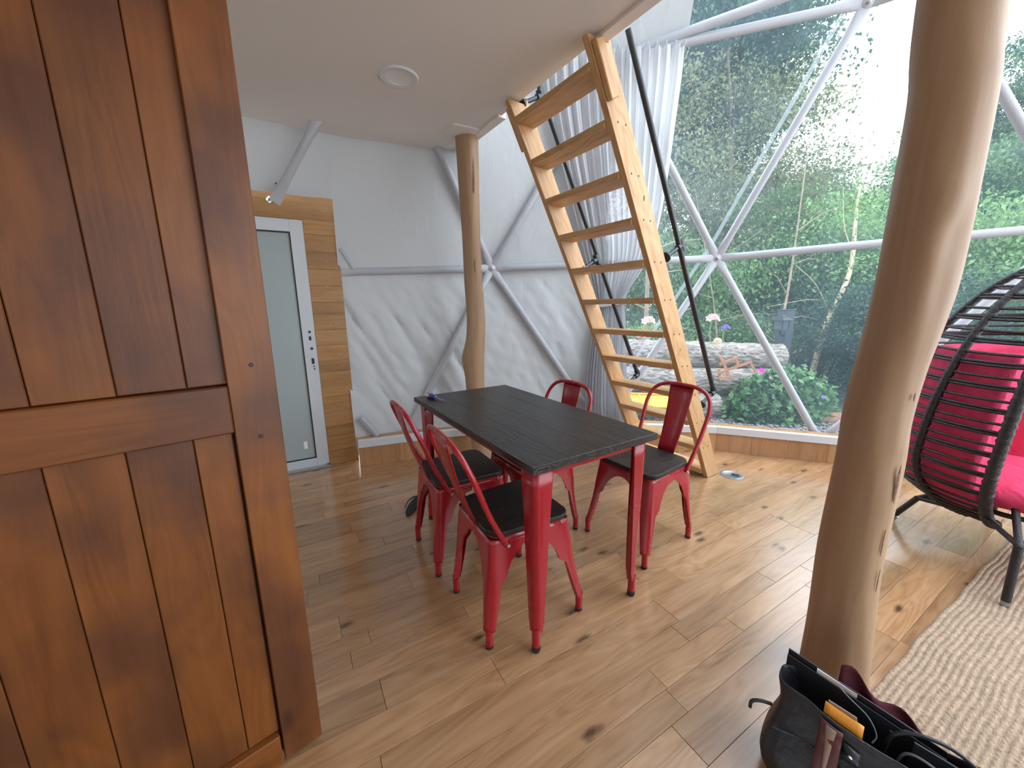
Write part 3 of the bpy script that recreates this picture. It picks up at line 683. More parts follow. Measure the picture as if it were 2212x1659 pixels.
# screw holes on the outer face of the near stringer
for k in range(11):
    zt = 2.325-0.2055*k-0.016; nf = 2.632-zt/sl
    for dn, r_ in ((0.045, 0.006), (0.10, 0.006)):
        obj('screw_hole', MB().lathe([(0, 0), (r_, 0), (r_*0.8, 0.0008), (0, 0.0008)], tn(-1.4112, nf+dn, zt+0.004*hash_noise(k, dn)), 8, ax=TV), M['blackhole'], sr)
for n_, z, a, b_ in ((2.52, 0.42, 0.010, 0.018), (2.17, 0.98, 0.008, 0.010), (2.72, 0.075, 0.007, 0.009), (2.56, 0.60, 0.010, 0.013), (1.75, 1.80, 0.012, 0.016)):
    obj('pine_knot', MB().add([tn(-1.4104, n_+a*math.cos(i*math.pi/5)*0.6, z+b_*math.sin(i*math.pi/5)) for i in range(10)], [tuple(range(10))]), M['scar'], sr)
def rail(tt, pts, ends, label):
    r_ = 0.0155
    root = empty('handrail', tn(tt, pts[-1][0], pts[-1][1])); tag(root, label, 'handrail', 'ladder handrails')
    a, b_ = tn(tt, *pts[0]), tn(tt, *pts[1])
    obj('pipe', MB().tube([a, b_], r_, 14), M['pipe'], root, smooth=True)
    d = (b_-a).normalized(); off = wz
    def flange(n_, z, tee):
        p = tn(tt, n_, z); q = p-off*(0.158)
        mb = MB().tube([p, q], 0.0125, 12)
        fo = obj('bracket', mb, M['pipe'], root, smooth=True)
        obj('flange', MB().lathe([(0, 0), (0.030, 0), (0.030, 0.007), (0.018, 0.010), (0.018, 0.026), (0, 0.026)], q, 18, ax=off), M['pipe'], root, smooth=True)
        if tee: obj('tee', MB().tube([p-d*0.035, p+d*0.035], 0.021, 14).tube([p, p-off*0.04], 0.019, 14), M['pipe'], root, smooth=True)
        else: obj('elbow', MB().tube(spline([p-d*0.035, p, p-off*0.035], 5), 0.021, 14), M['pipe'], root, smooth=True)
    for n_, z, tee in ends: flange(n_, z, tee)
    return root
rail(-1.430, [(1.598, 2.516), (2.629, 0.6535)], [(2.126, 1.597, True), (2.629, 0.6535, False)], 'black pipe handrail on the right side of the pine ladder')  # points of both rails were scaled about the camera position, then baked in
rail(-2.060, [(1.556, 2.536), (2.595, 0.690)], [(1.571, 2.488, False), (2.077, 1.580, True), (2.595, 0.690, False)], 'black pipe handrail on the left side of the pine ladder')

# ---- dining table (long side ex, short side ey)
TA = -1.0093; EX = Vector((math.cos(TA), math.sin(TA), 0)); EY = Vector((-EX.y, EX.x, 0)); TC = Vector((0.0091, 1.7929, 0))
TLh, TWh = 1.1726/2, 0.61/2
def tl(a, b_, z=0.0): return TC+EX*a+EY*b_+Vector((0, 0, z))
tab = empty('dining_table', TC, TA); tag(tab, 'red metal dining table with a black stained wooden top', 'table')
for i in range(4):
    wd = TWh*2/4; c = tl(0, -TWh+wd*(i+0.5), 0.742)
    board('top_board', TLh*2, wd+0.0004, 0.026, M['darkwood'], frame(c, EX, EY, (0, 0, 1)), tab, bev=0.0012)
for sx in (1, -1): obj('top_edge', MB().prism([tl(sx*TLh, -TWh, 0.7285), tl(sx*(TLh+0.002), -TWh, 0.7285), tl(sx*(TLh+0.002), TWh, 0.7285), tl(sx*TLh, TWh, 0.7285)], (0, 0, 0.0255)), M['darkwood'], tab)
for sy in (1, -1): obj('apron', MB().prism([tl(-0.53, sy*0.272, 0.695), tl(0.53, sy*0.272, 0.695), tl(0.53, sy*0.258, 0.695), tl(-0.53, sy*0.258, 0.695)], (0, 0, 0.034)), M['red'], tab, bevel=0.003)
for sx in (1, -1): obj('apron', MB().prism([tl(sx*0.553, -0.25, 0.695), tl(sx*0.553, 0.25, 0.695), tl(sx*0.539, 0.25, 0.695), tl(sx*0.539, -0.25, 0.695)], (0, 0, 0.034)), M['red'], tab, bevel=0.003)
def Lsheet(levels, sx, sy, rad=0.016, zc=0.30):
    """levels: (corner a, corner b, flange along a, flange along b, z) in the thing's own frame; rounded outer corner, edges rolled in"""
    P = []
    for ca, cb, fa, fb, z in levels:
        r_ = min(rad, fa*0.7, fb*0.7); row = []
        ret = lerp(0.006, 0.72*min(fa, fb), min(1, max(0, (zc-z)/(zc-0.12)))) if z < zc else 0.006
        row += [(ca-sx*fa, cb-sy*ret, z), (ca-sx*fa, cb-sy*ret*0.5, z)]
        for i in range(4): row.append((ca-sx*(fa+(r_-fa)*i/3), cb, z))
        for i in range(1, 5):
            a = math.pi/2*i/5; row.append((ca-sx*r_*(1-math.sin(a)), cb-sy*r_*(1-math.cos(a)), z))
        for i in range(4): row.append((ca, cb-sy*(r_+(fb-r_)*i/3), z))
        row += [(ca-sx*ret*0.5, cb-sy*fb, z), (ca-sx*ret, cb-sy*fb, z)]
        P.append([Vector(p) for p in row])
    return P
for sx in (1, -1):
    for sy in (1, -1):
        lv = []
        for z in (0.728, 0.66, 0.55, 0.42, 0.30, 0.20, 0.13, 0.10, 0.085):
            k = (0.728-z)/0.643; f_ = lerp(0.080, 0.036, k**0.85)
            if z < 0.11: f_ = 0.033
            lv.append((sx*(0.563-0.008*k), sy*(0.282-0.010*k), f_, f_, z))
        P = [[tl(*p) for p in row] for row in Lsheet(lv, sx, sy, 0.024, 0.62)]
        lg = obj('leg', MB().grid(P), M['red'], tab, smooth=True, solid=0.003, angle=60)
        fx, fy = sx*0.5415, sy*0.2585
        obj('foot', MB().lathe([(0.0165, 0.10), (0.0155, 0.022), (0, 0.022)], tl(fx, fy), 16), M['red'], lg, smooth=True)
        obj('foot_cap', MB().lathe([(0, 0.0), (0.014, 0.0), (0.0165, 0.006), (0.0168, 0.024), (0.0, 0.024)], tl(fx, fy), 16), M['rubber'], lg, smooth=True)

# ---- dining chairs: local frame x right, y front
def make_chair(label):
    ch = empty('dining_chair', (0, 0, 0)); tag(ch, label, 'chair', 'red chairs round the table')
    # seat
    pr = []
    for (cx, cy, r_, a0_) in ((0.178-0.05, 0.165-0.05, 0.05, 0), (-0.178+0.05, 0.165-0.05, 0.05, 90), (-0.165+0.07, -0.185+0.07, 0.07, 180), (0.165-0.07, -0.185+0.07, 0.07, 270)):
        for i in range(7): a = R(a0_+15*i); pr.append((cx+r_*math.cos(a), cy+r_*math.sin(a), 0.436))
    obj('seat', MB().prism(pr, (0, 0, 0.022)), M['seatwood'], ch, bevel=0.004, local=True)
    pr2 = [(x*0.965, y*0.965, 0.405) for x, y, z in pr]
    n = len(pr2); mb = MB(); mb.grid([[(x, y, 0.436) for x, y, z in pr2]+[(pr2[0][0], pr2[0][1], 0.436)], [(x, y, 0.408) for x, y, z in pr2]+[(pr2[0][0], pr2[0][1], 0.408)]])
    obj('seat_rim', mb, M['red'], ch, smooth=True, solid=0.003, local=True)
    rib = MB()
    rib.tube([(-0.11, 0.162, 0.414), (0.11, 0.162, 0.414)], 0.003, 6)
    for sx in (1, -1): rib.tube([(sx*0.169, 0.09, 0.414), (sx*0.163, -0.11, 0.414)], 0.003, 6)
    obj('pressed_rib', rib, M['red'], ch, smooth=True, local=True)
    zs = [0.432, 0.415, 0.398, 0.392]+[0.392-(0.392-0.25)*(1-math.cos(math.pi/2*i/9)) for i in range(1, 10)]+[0.21, 0.16, 0.11, 0.085, 0.075]
    for sx in (1, -1):
        for sy in (1, -1):
            tx, ty = (0.170, 0.160) if sy > 0 else (0.160, -0.182)
            fx, fy = (0.218, 0.236) if sy > 0 else (0.188, -0.228)
            lv = []
            for z in zs:
                k = (0.432-z)/0.432; kk = k**1.15
                cx, cy = lerp(tx, fx, kk), lerp(ty, fy, kk)
                hx, hy = tx, 0.171
                wl = lerp(0.066, 0.034, min(1, max(0, (0.40-z)/0.31)))
                if z >= 0.3915: fa, fb = hx, hy
                else:
                    tt = min(1, (0.392-z)/(0.392-0.25)); g_ = math.sqrt(max(0, 1-(1-tt)**2))
                    fa = hx-(hx-wl)*g_+(cx-tx); fb = hy-(hy-wl)*g_+abs(cy-ty)
                    if tt >= 1: fa = fb = wl
                lv.append((sx*cx, cy, fa, fb, z))
            P = Lsheet(lv, sx, 1 if sy > 0 else -1, 0.022)
            # lens shaped pressing down the corner of the leg
            for row in P:
                z = row[0].z; e = max(0, 1-((z-0.18)/0.13)**2)
                for i in range(5, 11):
                    wgt = 1-abs(i-7.5)/3.5; row[i] = row[i]-Vector((sx, sy, 0))*0.005*e*max(0, wgt)
            lg = obj('leg', MB().grid(P), M['red'], ch, smooth=True, solid=0.0025, local=True, angle=50)
            qx, qy = sx*(lerp(tx, fx, 0.80)-0.0165), lerp(ty, fy, 0.80)-sy*0.0165
            f1_ = obj('foot', MB().lathe([(0.0155, 0.085), (0.0140, 0.012), (0, 0.012)], (qx, qy, 0), 14), M['red'], lg, smooth=True, local=True)
            obj('foot_cap', MB().lathe([(0, 0.0), (0.0125, 0.0), (0.0150, 0.004), (0.0150, 0.013), (0.0, 0.013)], (qx, qy, 0), 14), M['rubber'], lg, smooth=True, local=True)
    def bk(z): return -0.150-0.155*((z-0.42)/0.40)**1.05
    hoop = []
    for s_ in (-1, 1):
        side = [(s_*0.171, -0.125, 0.405), (s_*0.172, bk(0.45)+0.012, 0.45), (s_*0.180, bk(0.55), 0.55), (s_*0.187, bk(0.65), 0.65), (s_*0.188, bk(0.71), 0.71), (s_*0.172, bk(0.765), 0.765), (s_*0.130, bk(0.802), 0.802)]
        hoop.append(side)
    path = spline(hoop[0]+[(-0.06, bk(0.818), 0.818), (0.06, bk(0.818), 0.818)]+hoop[1][::-1], 5)
    bf = obj('back_hoop', MB().tube(path, 0.0105, 10), M['red'], ch, smooth=True, local=True)
    P = []
    for i in range(9):
        t_ = i/8; z = lerp(0.445, 0.815, t_); y = lerp(-0.186, bk(0.815), t_)-0.012*math.sin(math.pi*t_)
        wd = lerp(0.050, 0.072, t_); row = []
        for k in range(9):
            u = k/8*2-1; row.append((u*wd, y-0.006*(1-u*u), z))
        P.append(row)
    obj('back_splat', MB().grid(P), M['red'], ch, smooth=True, solid=0.003, local=True)
    for s_ in (-1, 1): obj('bolt', MB().lathe([(0, 0), (0.008, 0), (0.006, 0.005), (0, 0.006)], (s_*0.180, -0.122, 0.408), 10, ax=(s_, 0, 0)), M['bolt'], ch, local=True)
    return ch
proto = make_chair('red metal chair at the near long side, closest to the viewer')
def place(o, rear, yaw):
    """rear: table-frame position of the middle of the rear feet, yaw about z (0 = facing +ey)"""
    fwd = EY*math.cos(yaw)-EX*math.sin(yaw); rt = Vector((fwd.y, -fwd.x, 0)); p = tl(*rear)+fwd*0.201
    o.matrix_basis = frame((p.x, p.y, 0), rt, fwd, (0, 0, 1)); WM[o] = o.matrix_basis.copy()
spots = [((0.270, -0.389), R(-2.5), None),
         ((-0.206, -0.403), R(-2.5), 'red metal chair on the left, between the barn door and the table'),
         ((0.256, 0.850), R(181.5), 'red metal chair pulled out right of the table, in front of the ladder'),
         ((-0.145, 0.395), R(180), 'red metal chair pushed in behind the table, only its back showing')]
for i, (rear, yaw, lb) in enumerate(spots):
    o = proto if i == 0 else copy_tree(proto)
    if lb: o['label'] = lb
    place(o, rear, yaw)

# ---- curtain, tied back on the left of the clear bay
cl = [(0.252, 3.061, 2.965), (0.276, 3.109, 2.758), (0.334, 3.187, 2.535), (0.417, 3.26, 2.286), (0.53, 3.331, 1.961), (0.63, 3.375, 1.639), (0.713, 3.393, 1.353), (0.733, 3.395, 1.255), (0.708, 3.392, 1.015), (0.675, 3.367, 0.688), (0.65, 3.319, 0.36), (0.645, 3.298, 0.235)]  # cl and cr: curtain edges traced in image pixels, cast onto a dome-centred sphere
cr = [(1.199, 3.002, 2.978), (1.217, 3.065, 2.814), (1.228, 3.148, 2.571), (1.233, 3.238, 2.238), (1.215, 3.304, 1.913), (1.163, 3.344, 1.648), (1.026, 3.376, 1.399), (0.983, 3.383, 1.272), (1.004, 3.379, 1.053), (1.022, 3.351, 0.687), (1.056, 3.3, 0.36), (1.071, 3.278, 0.235)]
cu_ = empty('curtain', (0.7, 3.15, 2.97)); tag(cu_, 'white curtain hanging behind the ladder, tied back beside the clear window', 'curtain')
sl_, sr_ = spline(cl, 6), spline(cr, 6); NU = 150; P = []
for i, (a, b_) in enumerate(zip(sl_, sr_)):
    v_ = i/(len(sl_)-1); row = []
    wd = (b_-a).length; am = min(0.030, 0.022+0.012*(1-wd))
    d = (b_-a).normalized(); nn = Vector((d.y, -d.x, 0)).normalized()
    for k in range(NU+1):
        u = k/NU; ph = u*2*math.pi*15+1.3*math.sin(u*9+1)+0.5*math.sin(v_*5+u*14)
        f_ = math.sin(ph)+0.45*math.sin(ph*2.3+1+v_*2)
        p = a.lerp(b_, u)+nn*(am*f_+0.012)
        p.z -= 0.02*math.sin(math.pi*u)*(1 if i else 0)
        row.append(p)
    P.append(row)
obj('cloth', MB().grid(P), M['curtain'], cu_, smooth=True, angle=180)
tb = sl_[41:44][1]; te = sr_[42]; dd_ = (te-tb).normalized(); nn = Vector((dd_.y, -dd_.x, 0)).normalized()
lo = [tb.lerp(te, 0.5)+dd_*(math.cos(a)*(te-tb).length*0.52)+nn*(math.sin(a)*0.05+0.012)+Vector((0, 0, 0.01*math.cos(a))) for a in np.linspace(0, 2*math.pi, 28, endpoint=False)]
obj('tieback', MB().tube(lo, 0.013, 8, closed=True), M['curtain'], cu_, smooth=True)
hd = MB()
for k in range(16):
    u = k/15; p = sl_[0].lerp(sr_[0], u); hd.tube([p+Vector((0.0, 0.012, 0.02+0.014*math.sin(a))).__add__(Vector((0, 0.032*math.cos(a), 0))) for a in np.linspace(0, 2*math.pi, 10, endpoint=False)], 0.004, 5, closed=True)
obj('tab_rings', hd, M['curtain'], cu_, smooth=True)

# ---- jute rug: braided rows
RA = math.atan2(1.841-1.059, 2.666-1.222); RU = Vector((math.cos(RA), math.sin(RA), 0)); RV = Vector((RU.y, -RU.x, 0)); RP = Vector((2.671, 1.843, 0))
rug = MB(); NUu, NVv = 300, 410; Lr, Wr = 1.95, 1.43; Pg = []
for j in range(NVv+1):
    v_ = Wr*j/NVv; row = []
    for i in range(NUu+1):
        u = Lr*i/NUu; rowi = math.floor(v_/0.0175); fv = (v_/0.0175)-rowi
        rib = abs(math.sin(math.pi*fv))**0.6
        tw = 0.5+0.5*math.sin((u/0.021+(1 if rowi % 2 else -1)*fv*0.9)*2*math.pi)
        edge = 1.0 if (0 < i < NUu and 0 < j < NVv) else 0.0
        z = 0.0015+(0.008*rib*(0.55+0.45*tw)+0.0012*hash_noise(rowi, math.floor(u/0.021)))*edge
        wob = 0.003*math.sin(u*9)+0.002*math.sin(u*23)
        row.append(RP-RU*u+RV*(v_+wob)+Vector((0, 0, z)))
    Pg.append(row)
o = obj('rug', rug.grid(Pg), M['jute'], smooth=True, origin=(2.2, 1.2, 0), angle=180); tag(o, 'natural braided jute rug under the red cushioned egg chair', 'rug')

# ---- egg chair
EF = Vector((0.35, -0.937, 0)); EL = Vector((-0.937, -0.35, 0)); EC = Vector((2.45, 1.72, 0))
egg = empty('egg_chair', EC); tag(egg, 'dark rattan egg chair with a crimson cushion, by the right edge of the photo', 'chair')
ZC, HU, HD = 0.56, 0.90, 0.37
def es(z):
    t_ = (z-ZC)/(HU if z > ZC else HD); return max(0.0, 1-abs(t_)**2.1)**0.5
def ep(phi, z, k=1.0, add=0.0):
    s_ = es(z)*k+add; sh = 0.05*(z-ZC)
    return EC+EL*(0.47*s_*math.sin(phi))-EF*(0.50*s_*math.cos(phi)-0.02-sh)+Vector((0, 0, z))
zr = [0.235, 0.262, 0.290, 0.318, 0.348]+[0.380+0.047*i for i in range(22)]
for z in zr:
    for dz, q in ((0.0, 0), (0.012, 1)):
        if q and (z < 0.36 or int(round(z*1000)) % 2 == 0): continue
        pts = [ep(R(a), z+dz+0.004*math.sin(R(a)*3)) for a in np.linspace(-94, 94, 26)]
        obj('strand', MB().tube(pts, 0.0064, 6), M['rattan'], egg, smooth=True)
def hoop(phi, r_, name='hoop'):
    pts = []
    zz_ = [0.215+(1.44-0.215)*0.5*(1-math.cos(math.pi*i/44)) for i in range(45)]
    pts = [ep(phi, z) for z in zz_]
    rr_ = [r_*(1+0.13*math.sin(i*2.6)) for i in range(45*3)]
    pts = spline(pts, 3)[:135]
    obj(name, MB().tube(pts, rr_[:len(pts)], 10), M['rattan'], egg, smooth=True)
for s_ in (1, -1):
    hoop(s_*R(94), 0.021, 'rim'); hoop(s_*R(63), 0.0165); hoop(s_*R(28), 0.014)
# cushion: a padded shell inside the basket
P = []; Q = []
for i in range(25):
    z = lerp(0.27, 1.04, i/24); row = []; row2 = []
    for k in range(41):
        a = lerp(-88, 88, k/40); pf = abs(math.sin(R(a)*2.9))**0.5*(abs(math.sin((z-0.27)/0.77*math.pi*2.0))**0.5)
        w_ = 0.010*math.sin(a*0.31+z*23)*math.sin(z*31-a*0.11)
        row.append(ep(R(a), z, 0.93, w_*0.6)); row2.append(ep(R(a), z, 0.70, -0.12*pf*0.5+w_))
    P.append(row); Q.append(row2)
mb = MB(); nr, nc = 25, 41; mb.grid(P); mb.grid(Q); o_ = nr*nc
for i in range(nr-1):
    mb.f.append((i*nc, (i+1)*nc, o_+(i+1)*nc, o_+i*nc)); mb.f.append((i*nc+nc-1, o_+i*nc+nc-1, o_+(i+1)*nc+nc-1, (i+1)*nc+nc-1))
for k in range(nc-1):
    mb.f.append((k, o_+k, o_+k+1, k+1)); mb.f.append(((nr-1)*nc+k, (nr-1)*nc+k+1, o_+(nr-1)*nc+k+1, o_+(nr-1)*nc+k))
o = obj('back_cushion', mb, M['cushion'], egg, smooth=True, angle=80); md = o.modifiers.new('s', 'SUBSURF'); md.levels = 1; md.render_levels = 1
P = []
for i in range(13):
    t_ = i/12*math.pi; row = []
    for k in range(28):
        a = 2*math.pi*k/28; rad = math.sin(t_)**0.5; zt = 0.40+0.075*math.cos(t_)+0.008*math.sin(5*a)*math.sin(t_)
        row.append(EC+EL*(0.37*rad*math.cos(a))+EF*(0.33*rad*math.sin(a)+0.03)+Vector((0, 0, zt)))
    P.append(row)
obj('seat_cushion', MB().grid(P, closed=True), M['cushion'], egg, smooth=True, angle=80)
feet = [Vector((2.054, 1.379, 0)), Vector((2.23, 2.046, 0)), Vector((2.86, 2.075, 0)), Vector((2.74, 1.40, 0))]
for i, ft in enumerate(feet):
    if i in (0, 3): ft = ft+Vector((0, 0, 0.008))
    inw = (EC-ft).normalized(); j = ft+inw*0.055+Vector((0, 0, 0.225)) if i != 1 else ft+inw*0.085+Vector((0, 0, 0.175))
    if i == 0: j = Vector((2.075, 1.40, 0.27))
    sd = Vector((-inw.y, inw.x, 0))
    lg = obj('leg', MB().tube([ft+Vector((0, 0, 0.02 if i != 1 and i != 2 else 0.02)), j], 0.0145, 12), M['rattan'], egg, smooth=True)
    obj('foot_cap', MB().tube([ft, ft+(j-ft)*0.18], 0.0135, 12), M['steel'], lg, smooth=True)
    for q, w_ in ((j+inw*0.16+sd*0.02+Vector((0, 0, 0.12)), 0.0125), (j+inw*0.22+sd*0.13+Vector((0, 0, 0.05)), 0.011), (j+inw*0.22-sd*0.13+Vector((0, 0, 0.05)), 0.011)):
        obj('prong', MB().tube([j-(q-j).normalized()*0.01, q], w_, 10), M['rattan'], egg, smooth=True)
obj('base_ring', MB().tube([EC+Vector((0.16*math.cos(a), 0.16*math.sin(a), 0.268)) for a in np.linspace(0, 2*math.pi, 24, endpoint=False)], 0.0125, 8, closed=True), M['rattan'], egg, smooth=True)

# ---- leather bag at the foot of the post
BE = Vector((0.69, -0.72, 0)).normalized(); BF = Vector((-BE.y*-1, 0, 0)); BF = Vector((-0.72, -0.69, 0)).normalized(); B0 = Vector((0.800, 0.918, 0))
bag = empty('leather_bag', B0+BE*0.19+BF*0.08); tag(bag, 'black leather tote bag slumped open against the foot of the log post', 'bag')
def bp(e, f_, z): return B0+BE*e+BF*f_+Vector((0, 0, z))
levels = []   # z, e0, e1, back, front
for z, e0, e1, fb, ff in ((0.001, 0.03, 0.36, 0.01, 0.155), (0.012, -0.005, 0.385, 0.000, 0.185), (0.05, -0.03, 0.405, -0.004, 0.200), (0.10, -0.035, 0.41, -0.002, 0.190), (0.15, -0.015, 0.40, 0.0, 0.160), (0.19, -0.005, 0.395, 0.004, 0.132), (0.22, -0.012, 0.400, 0.004, 0.118), (0.245, -0.02, 0.405, 0.002, 0.112), (0.25, -0.018, 0.403, 0.006, 0.108), (0.235, -0.010, 0.395, 0.012, 0.100), (0.18, 0.0, 0.385, 0.012, 0.110), (0.09, 0.005, 0.38, 0.012, 0.120)):
    row = []
    NB = 64
    for k in range(NB):
        a = 2*math.pi*k/NB; c, s_ = math.cos(a), math.sin(a)
        x = math.copysign(abs(c)**0.35, c); y = math.copysign(abs(s_)**0.55, s_)
        e = (e0+e1)/2+(e1-e0)/2*x; f_ = (fb+ff)/2+(ff-fb)/2*y
        wv = 0.008*math.sin(e*26+z*19)*(1 if z > 0.02 else 0)+0.004*math.sin(e*60-z*70)
        dz = -0.02*math.sin(e*7.0)*(z > 0.2)+0.008*math.sin(e*21)*(z > 0.2)
        row.append(bp(e, f_+wv*(1 if y > 0 else 0.25), z+dz))
    levels.append(row)
mb = MB().grid(levels, closed=True); mb.f.append(tuple(range(64))[::-1]); mb.f.append(tuple(11*64+k for k in range(64)))
o = obj('body', mb, M['leather'], bag, smooth=True, angle=70); md = o.modifiers.new('s', 'SUBSURF'); md.levels = 1; md.render_levels = 1
def front(e, z, lift=0.004):
    zs_ = [0.0, 0.05, 0.10, 0.15, 0.19, 0.22, 0.245]; fs_ = [0.17, 0.203, 0.193, 0.163, 0.136, 0.122, 0.116]
    wv = 0.008*math.sin(e*26+z*19)+0.004*math.sin(e*60-z*70); dz = (-0.02*math.sin(e*7.0)+0.008*math.sin(e*21))*(z > 0.2)
    return bp(e, float(np.interp(z, zs_, fs_))+wv+lift, z+dz)
for ec in (0.105, 0.265):
    P = [[front(ec+u*0.022, z, 0.006) for u in (-1, -0.5, 0, 0.5, 1)] for z in np.linspace(0.245, 0.04, 14)]
    st = obj('strap', MB().grid(P), M['oxblood'], bag, smooth=True, solid=0.003)
    P = [[front(ec+u*(0.0105*(1-0.8*i/9)), z, 0.0085) for u in (-1, 0, 1)] for i, z in enumerate(np.linspace(0.242, 0.13, 10))]
    obj('strap_inlay', MB().grid(P), M['taupe'], st, smooth=True, solid=0.0015)
    c = front(ec+0.04, 0.205, 0.004); obj('rivet', MB().lathe([(0, 0.004), (0.004, 0.003), (0.0062, 0.0), (0.0062, -0.003), (0, -0.003)], c, 12, ax=BF), M['bolt'], bag, smooth=True)
    P = [[front(ec+0.04+u*0.016, z, 0.0035) for u in (-1, 0, 1)] for z in np.linspace(0.225, 0.185, 5)]
    obj('strap_tab', MB().grid(P), M['leather'], bag, smooth=True, solid=0.003)
seam_ = MB()
for zc in (0.16,): seam_.tube([front(e, zc, 0.001) for e in np.linspace(-0.005, 0.39, 40)], 0.0025, 6)
obj('seam', seam_, M['leather'], bag, smooth=True)
# rear flap with its maroon lining spilling over
P = []
for i in range(8):
    row = []
    for k in range(34):
        u = k/33; e = lerp(0.10, 0.43, u); z = lerp(0.225, 0.285, i/7)-0.11*u**1.5*(i/7)-0.06*u
        row.append(bp(e, -0.012-0.02*(i/7)**2+0.010*math.sin(u*23+i*0.5), z+0.014*math.sin(u*19)*(i/7)))
    P.append(row)
obj('lining', MB().grid(P), M['maroon'], bag, smooth=True, solid=0.002, angle=180)
# strap end poking out on the left
obj('strap_end', MB().tube(spline([bp(-0.02, 0.10, 0.165), bp(-0.045, 0.115, 0.168), bp(-0.062, 0.125, 0.160), bp(-0.064, 0.128, 0.140)], 5), 0.0045, 8), M['cable'], bag, smooth=True)
# folder standing in the bag
fo = empty('folder', bp(0.14, 0.02, 0.05)); tag(fo, 'black flat folder standing in the leather bag, its corner highest', 'folder')
q0 = [bp(-0.012, 0.010, 0.06), bp(0.30, 0.014, 0.06), bp(0.30, 0.008, 0.235), bp(-0.012, 0.000, 0.285)]
obj('cover', MB().prism(q0, BF*0.004), M['folder'], fo, bevel=0.001)
obj('cover', MB().prism([p+BF*0.010+Vector((0, 0, -0.012)) for p in q0], BF*0.003), M['folder'], fo, bevel=0.001)
obj('sheet_edge', MB().prism([bp(0.055, 0.0055, 0.150), bp(0.14, 0.0055, 0.14), bp(0.14, 0.0065, 0.258), bp(0.055, 0.0065, 0.2725)], BF*0.003), M['lens'], fo)
fo = empty('notebook', bp(0.34, 0.05, 0.05)); tag(fo, 'black notebook lying at the right end of the leather bag', 'notebook')
q0 = [bp(0.235, 0.062, 0.10), bp(0.435, 0.055, 0.10), bp(0.445, 0.045, 0.232), bp(0.245, 0.050, 0.250)]
obj('cover', MB().prism(q0, BF*0.004), M['folder'], fo, bevel=0.001)
obj('pages', MB().prism([p-BF*0.005-Vector((0, 0, 0.004)) for p in q0], BF*0.005), M['folder'], fo)
po = empty('pouch', bp(0.12, 0.09, 0.15)); tag(po, 'small orange pouch tucked in the front of the leather bag', 'pouch')
P = [[bp(0.085+0.075*u, 0.094+0.012*w_, 0.262-0.012*u-0.05*w_*w_*0.5) for u in np.linspace(0, 1, 7)] for w_ in np.linspace(-1, 1, 7)]
obj('body', MB().grid(P), M['orange'], po, smooth=True, solid=0.004)
obj('flap', MB().prism([bp(0.09, 0.088, 0.245), bp(0.15, 0.088, 0.238), bp(0.145, 0.088, 0.262), bp(0.09, 0.088, 0.268)], BF*0.002), M['taupe'], po)
def cable(name, pts, r_, mat, label, grp='cables in the bag'):
    o = obj(name, MB().tube(spline(pts, 9), r_, 8), mat, smooth=True, origin=pts[0]); tag(o, label, 'cable', grp)
cable('charging_cable', [bp(0.20, 0.055, 0.18), bp(0.21, 0.06, 0.245), bp(0.25, 0.052, 0.275), bp(0.31, 0.04, 0.272), bp(0.37, 0.045, 0.235), bp(0.39, 0.06, 0.19), bp(0.385, 0.075, 0.12)], 0.0045, M['cable'], 'thick black cable arching over the right half of the leather bag')
cable('charging_cable', [bp(0.33, 0.025, 0.20), bp(0.36, 0.01, 0.245), bp(0.42, 0.0, 0.25), bp(0.47, 0.01, 0.20), bp(0.485, 0.04, 0.12), bp(0.46, 0.07, 0.04)], 0.005, M['cable'], 'black cable loop hanging out past the right end of the leather bag')
cable('charging_cable', [bp(0.22, 0.07, 0.17), bp(0.235, 0.08, 0.235), bp(0.28, 0.085, 0.24), bp(0.33, 0.10, 0.215), bp(0.36, 0.13, 0.16), bp(0.37, 0.18, 0.09)], 0.0028, M['greycable'], 'thin grey cable draped over the front edge of the leather bag')
cable('charging_cable', [bp(0.10, 0.022, 0.268), bp(0.125, 0.024, 0.25), bp(0.165, 0.03, 0.23), bp(0.185, 0.045, 0.205), bp(0.18, 0.06, 0.19)], 0.0018, M['greycable'], 'fine grey wire hanging down the front of the black folder')
cable('charging_cable', [bp(0.17, 0.004, 0.24), bp(0.195, 0.012, 0.225), bp(0.215, 0.02, 0.215), bp(0.235, 0.012, 0.235), bp(0.28, 0.006, 0.232), bp(0.32, 0.012, 0.20)], 0.0025, M['greycable'], 'kinked grey cable along the back edge of the leather bag')

# ---- floor outlet, flip-flop, screwdriver
t = empty('floor_outlet', (1.640, 2.665, 0)); tag(t, 'round steel floor outlet cover beside the ladder foot', 'outlet')
obj('cover_plate', MB().lathe([(0, 0.0005), (0.080, 0.0005), (0.079, 0.004), (0.066, 0.006), (0.064, 0.0045), (0.0, 0.0045)], (1.640, 2.665, 0), 32), M['steel'], t, smooth=True)
obj('flip_lid', MB().prism([(1.628, 2.655, 0.0048), (1.668, 2.625, 0.0048), (1.690, 2.65, 0.0048), (1.650, 2.682, 0.0048)], (0, 0, 0.003)), M['blackhole'], t, bevel=0.001)
t = empty('flip_flop', (-0.635, 2.26, 0), R(-10)); tag(t, 'black flip flop lying on the floor behind the left chair legs', 'sandal')
def fl_out(k, z):
    pts = []
    for i in range(36):
        a = 2*math.pi*i/36; y = 0.125*math.sin(a); w_ = 0.040+0.010*math.sin(a)-0.006*math.cos(2*a)
        pts.append((w_*k*math.cos(a)+0.006*math.sin(a)**2, y*k, z))
    return pts
mb = MB().grid([fl_out(0.97, 0.0), fl_out(1.0, 0.006), fl_out(1.0, 0.018), fl_out(0.97, 0.022)], closed=True); mb.f.append(tuple(range(36))[::-1]); mb.f.append(tuple(108+i for i in range(36)))
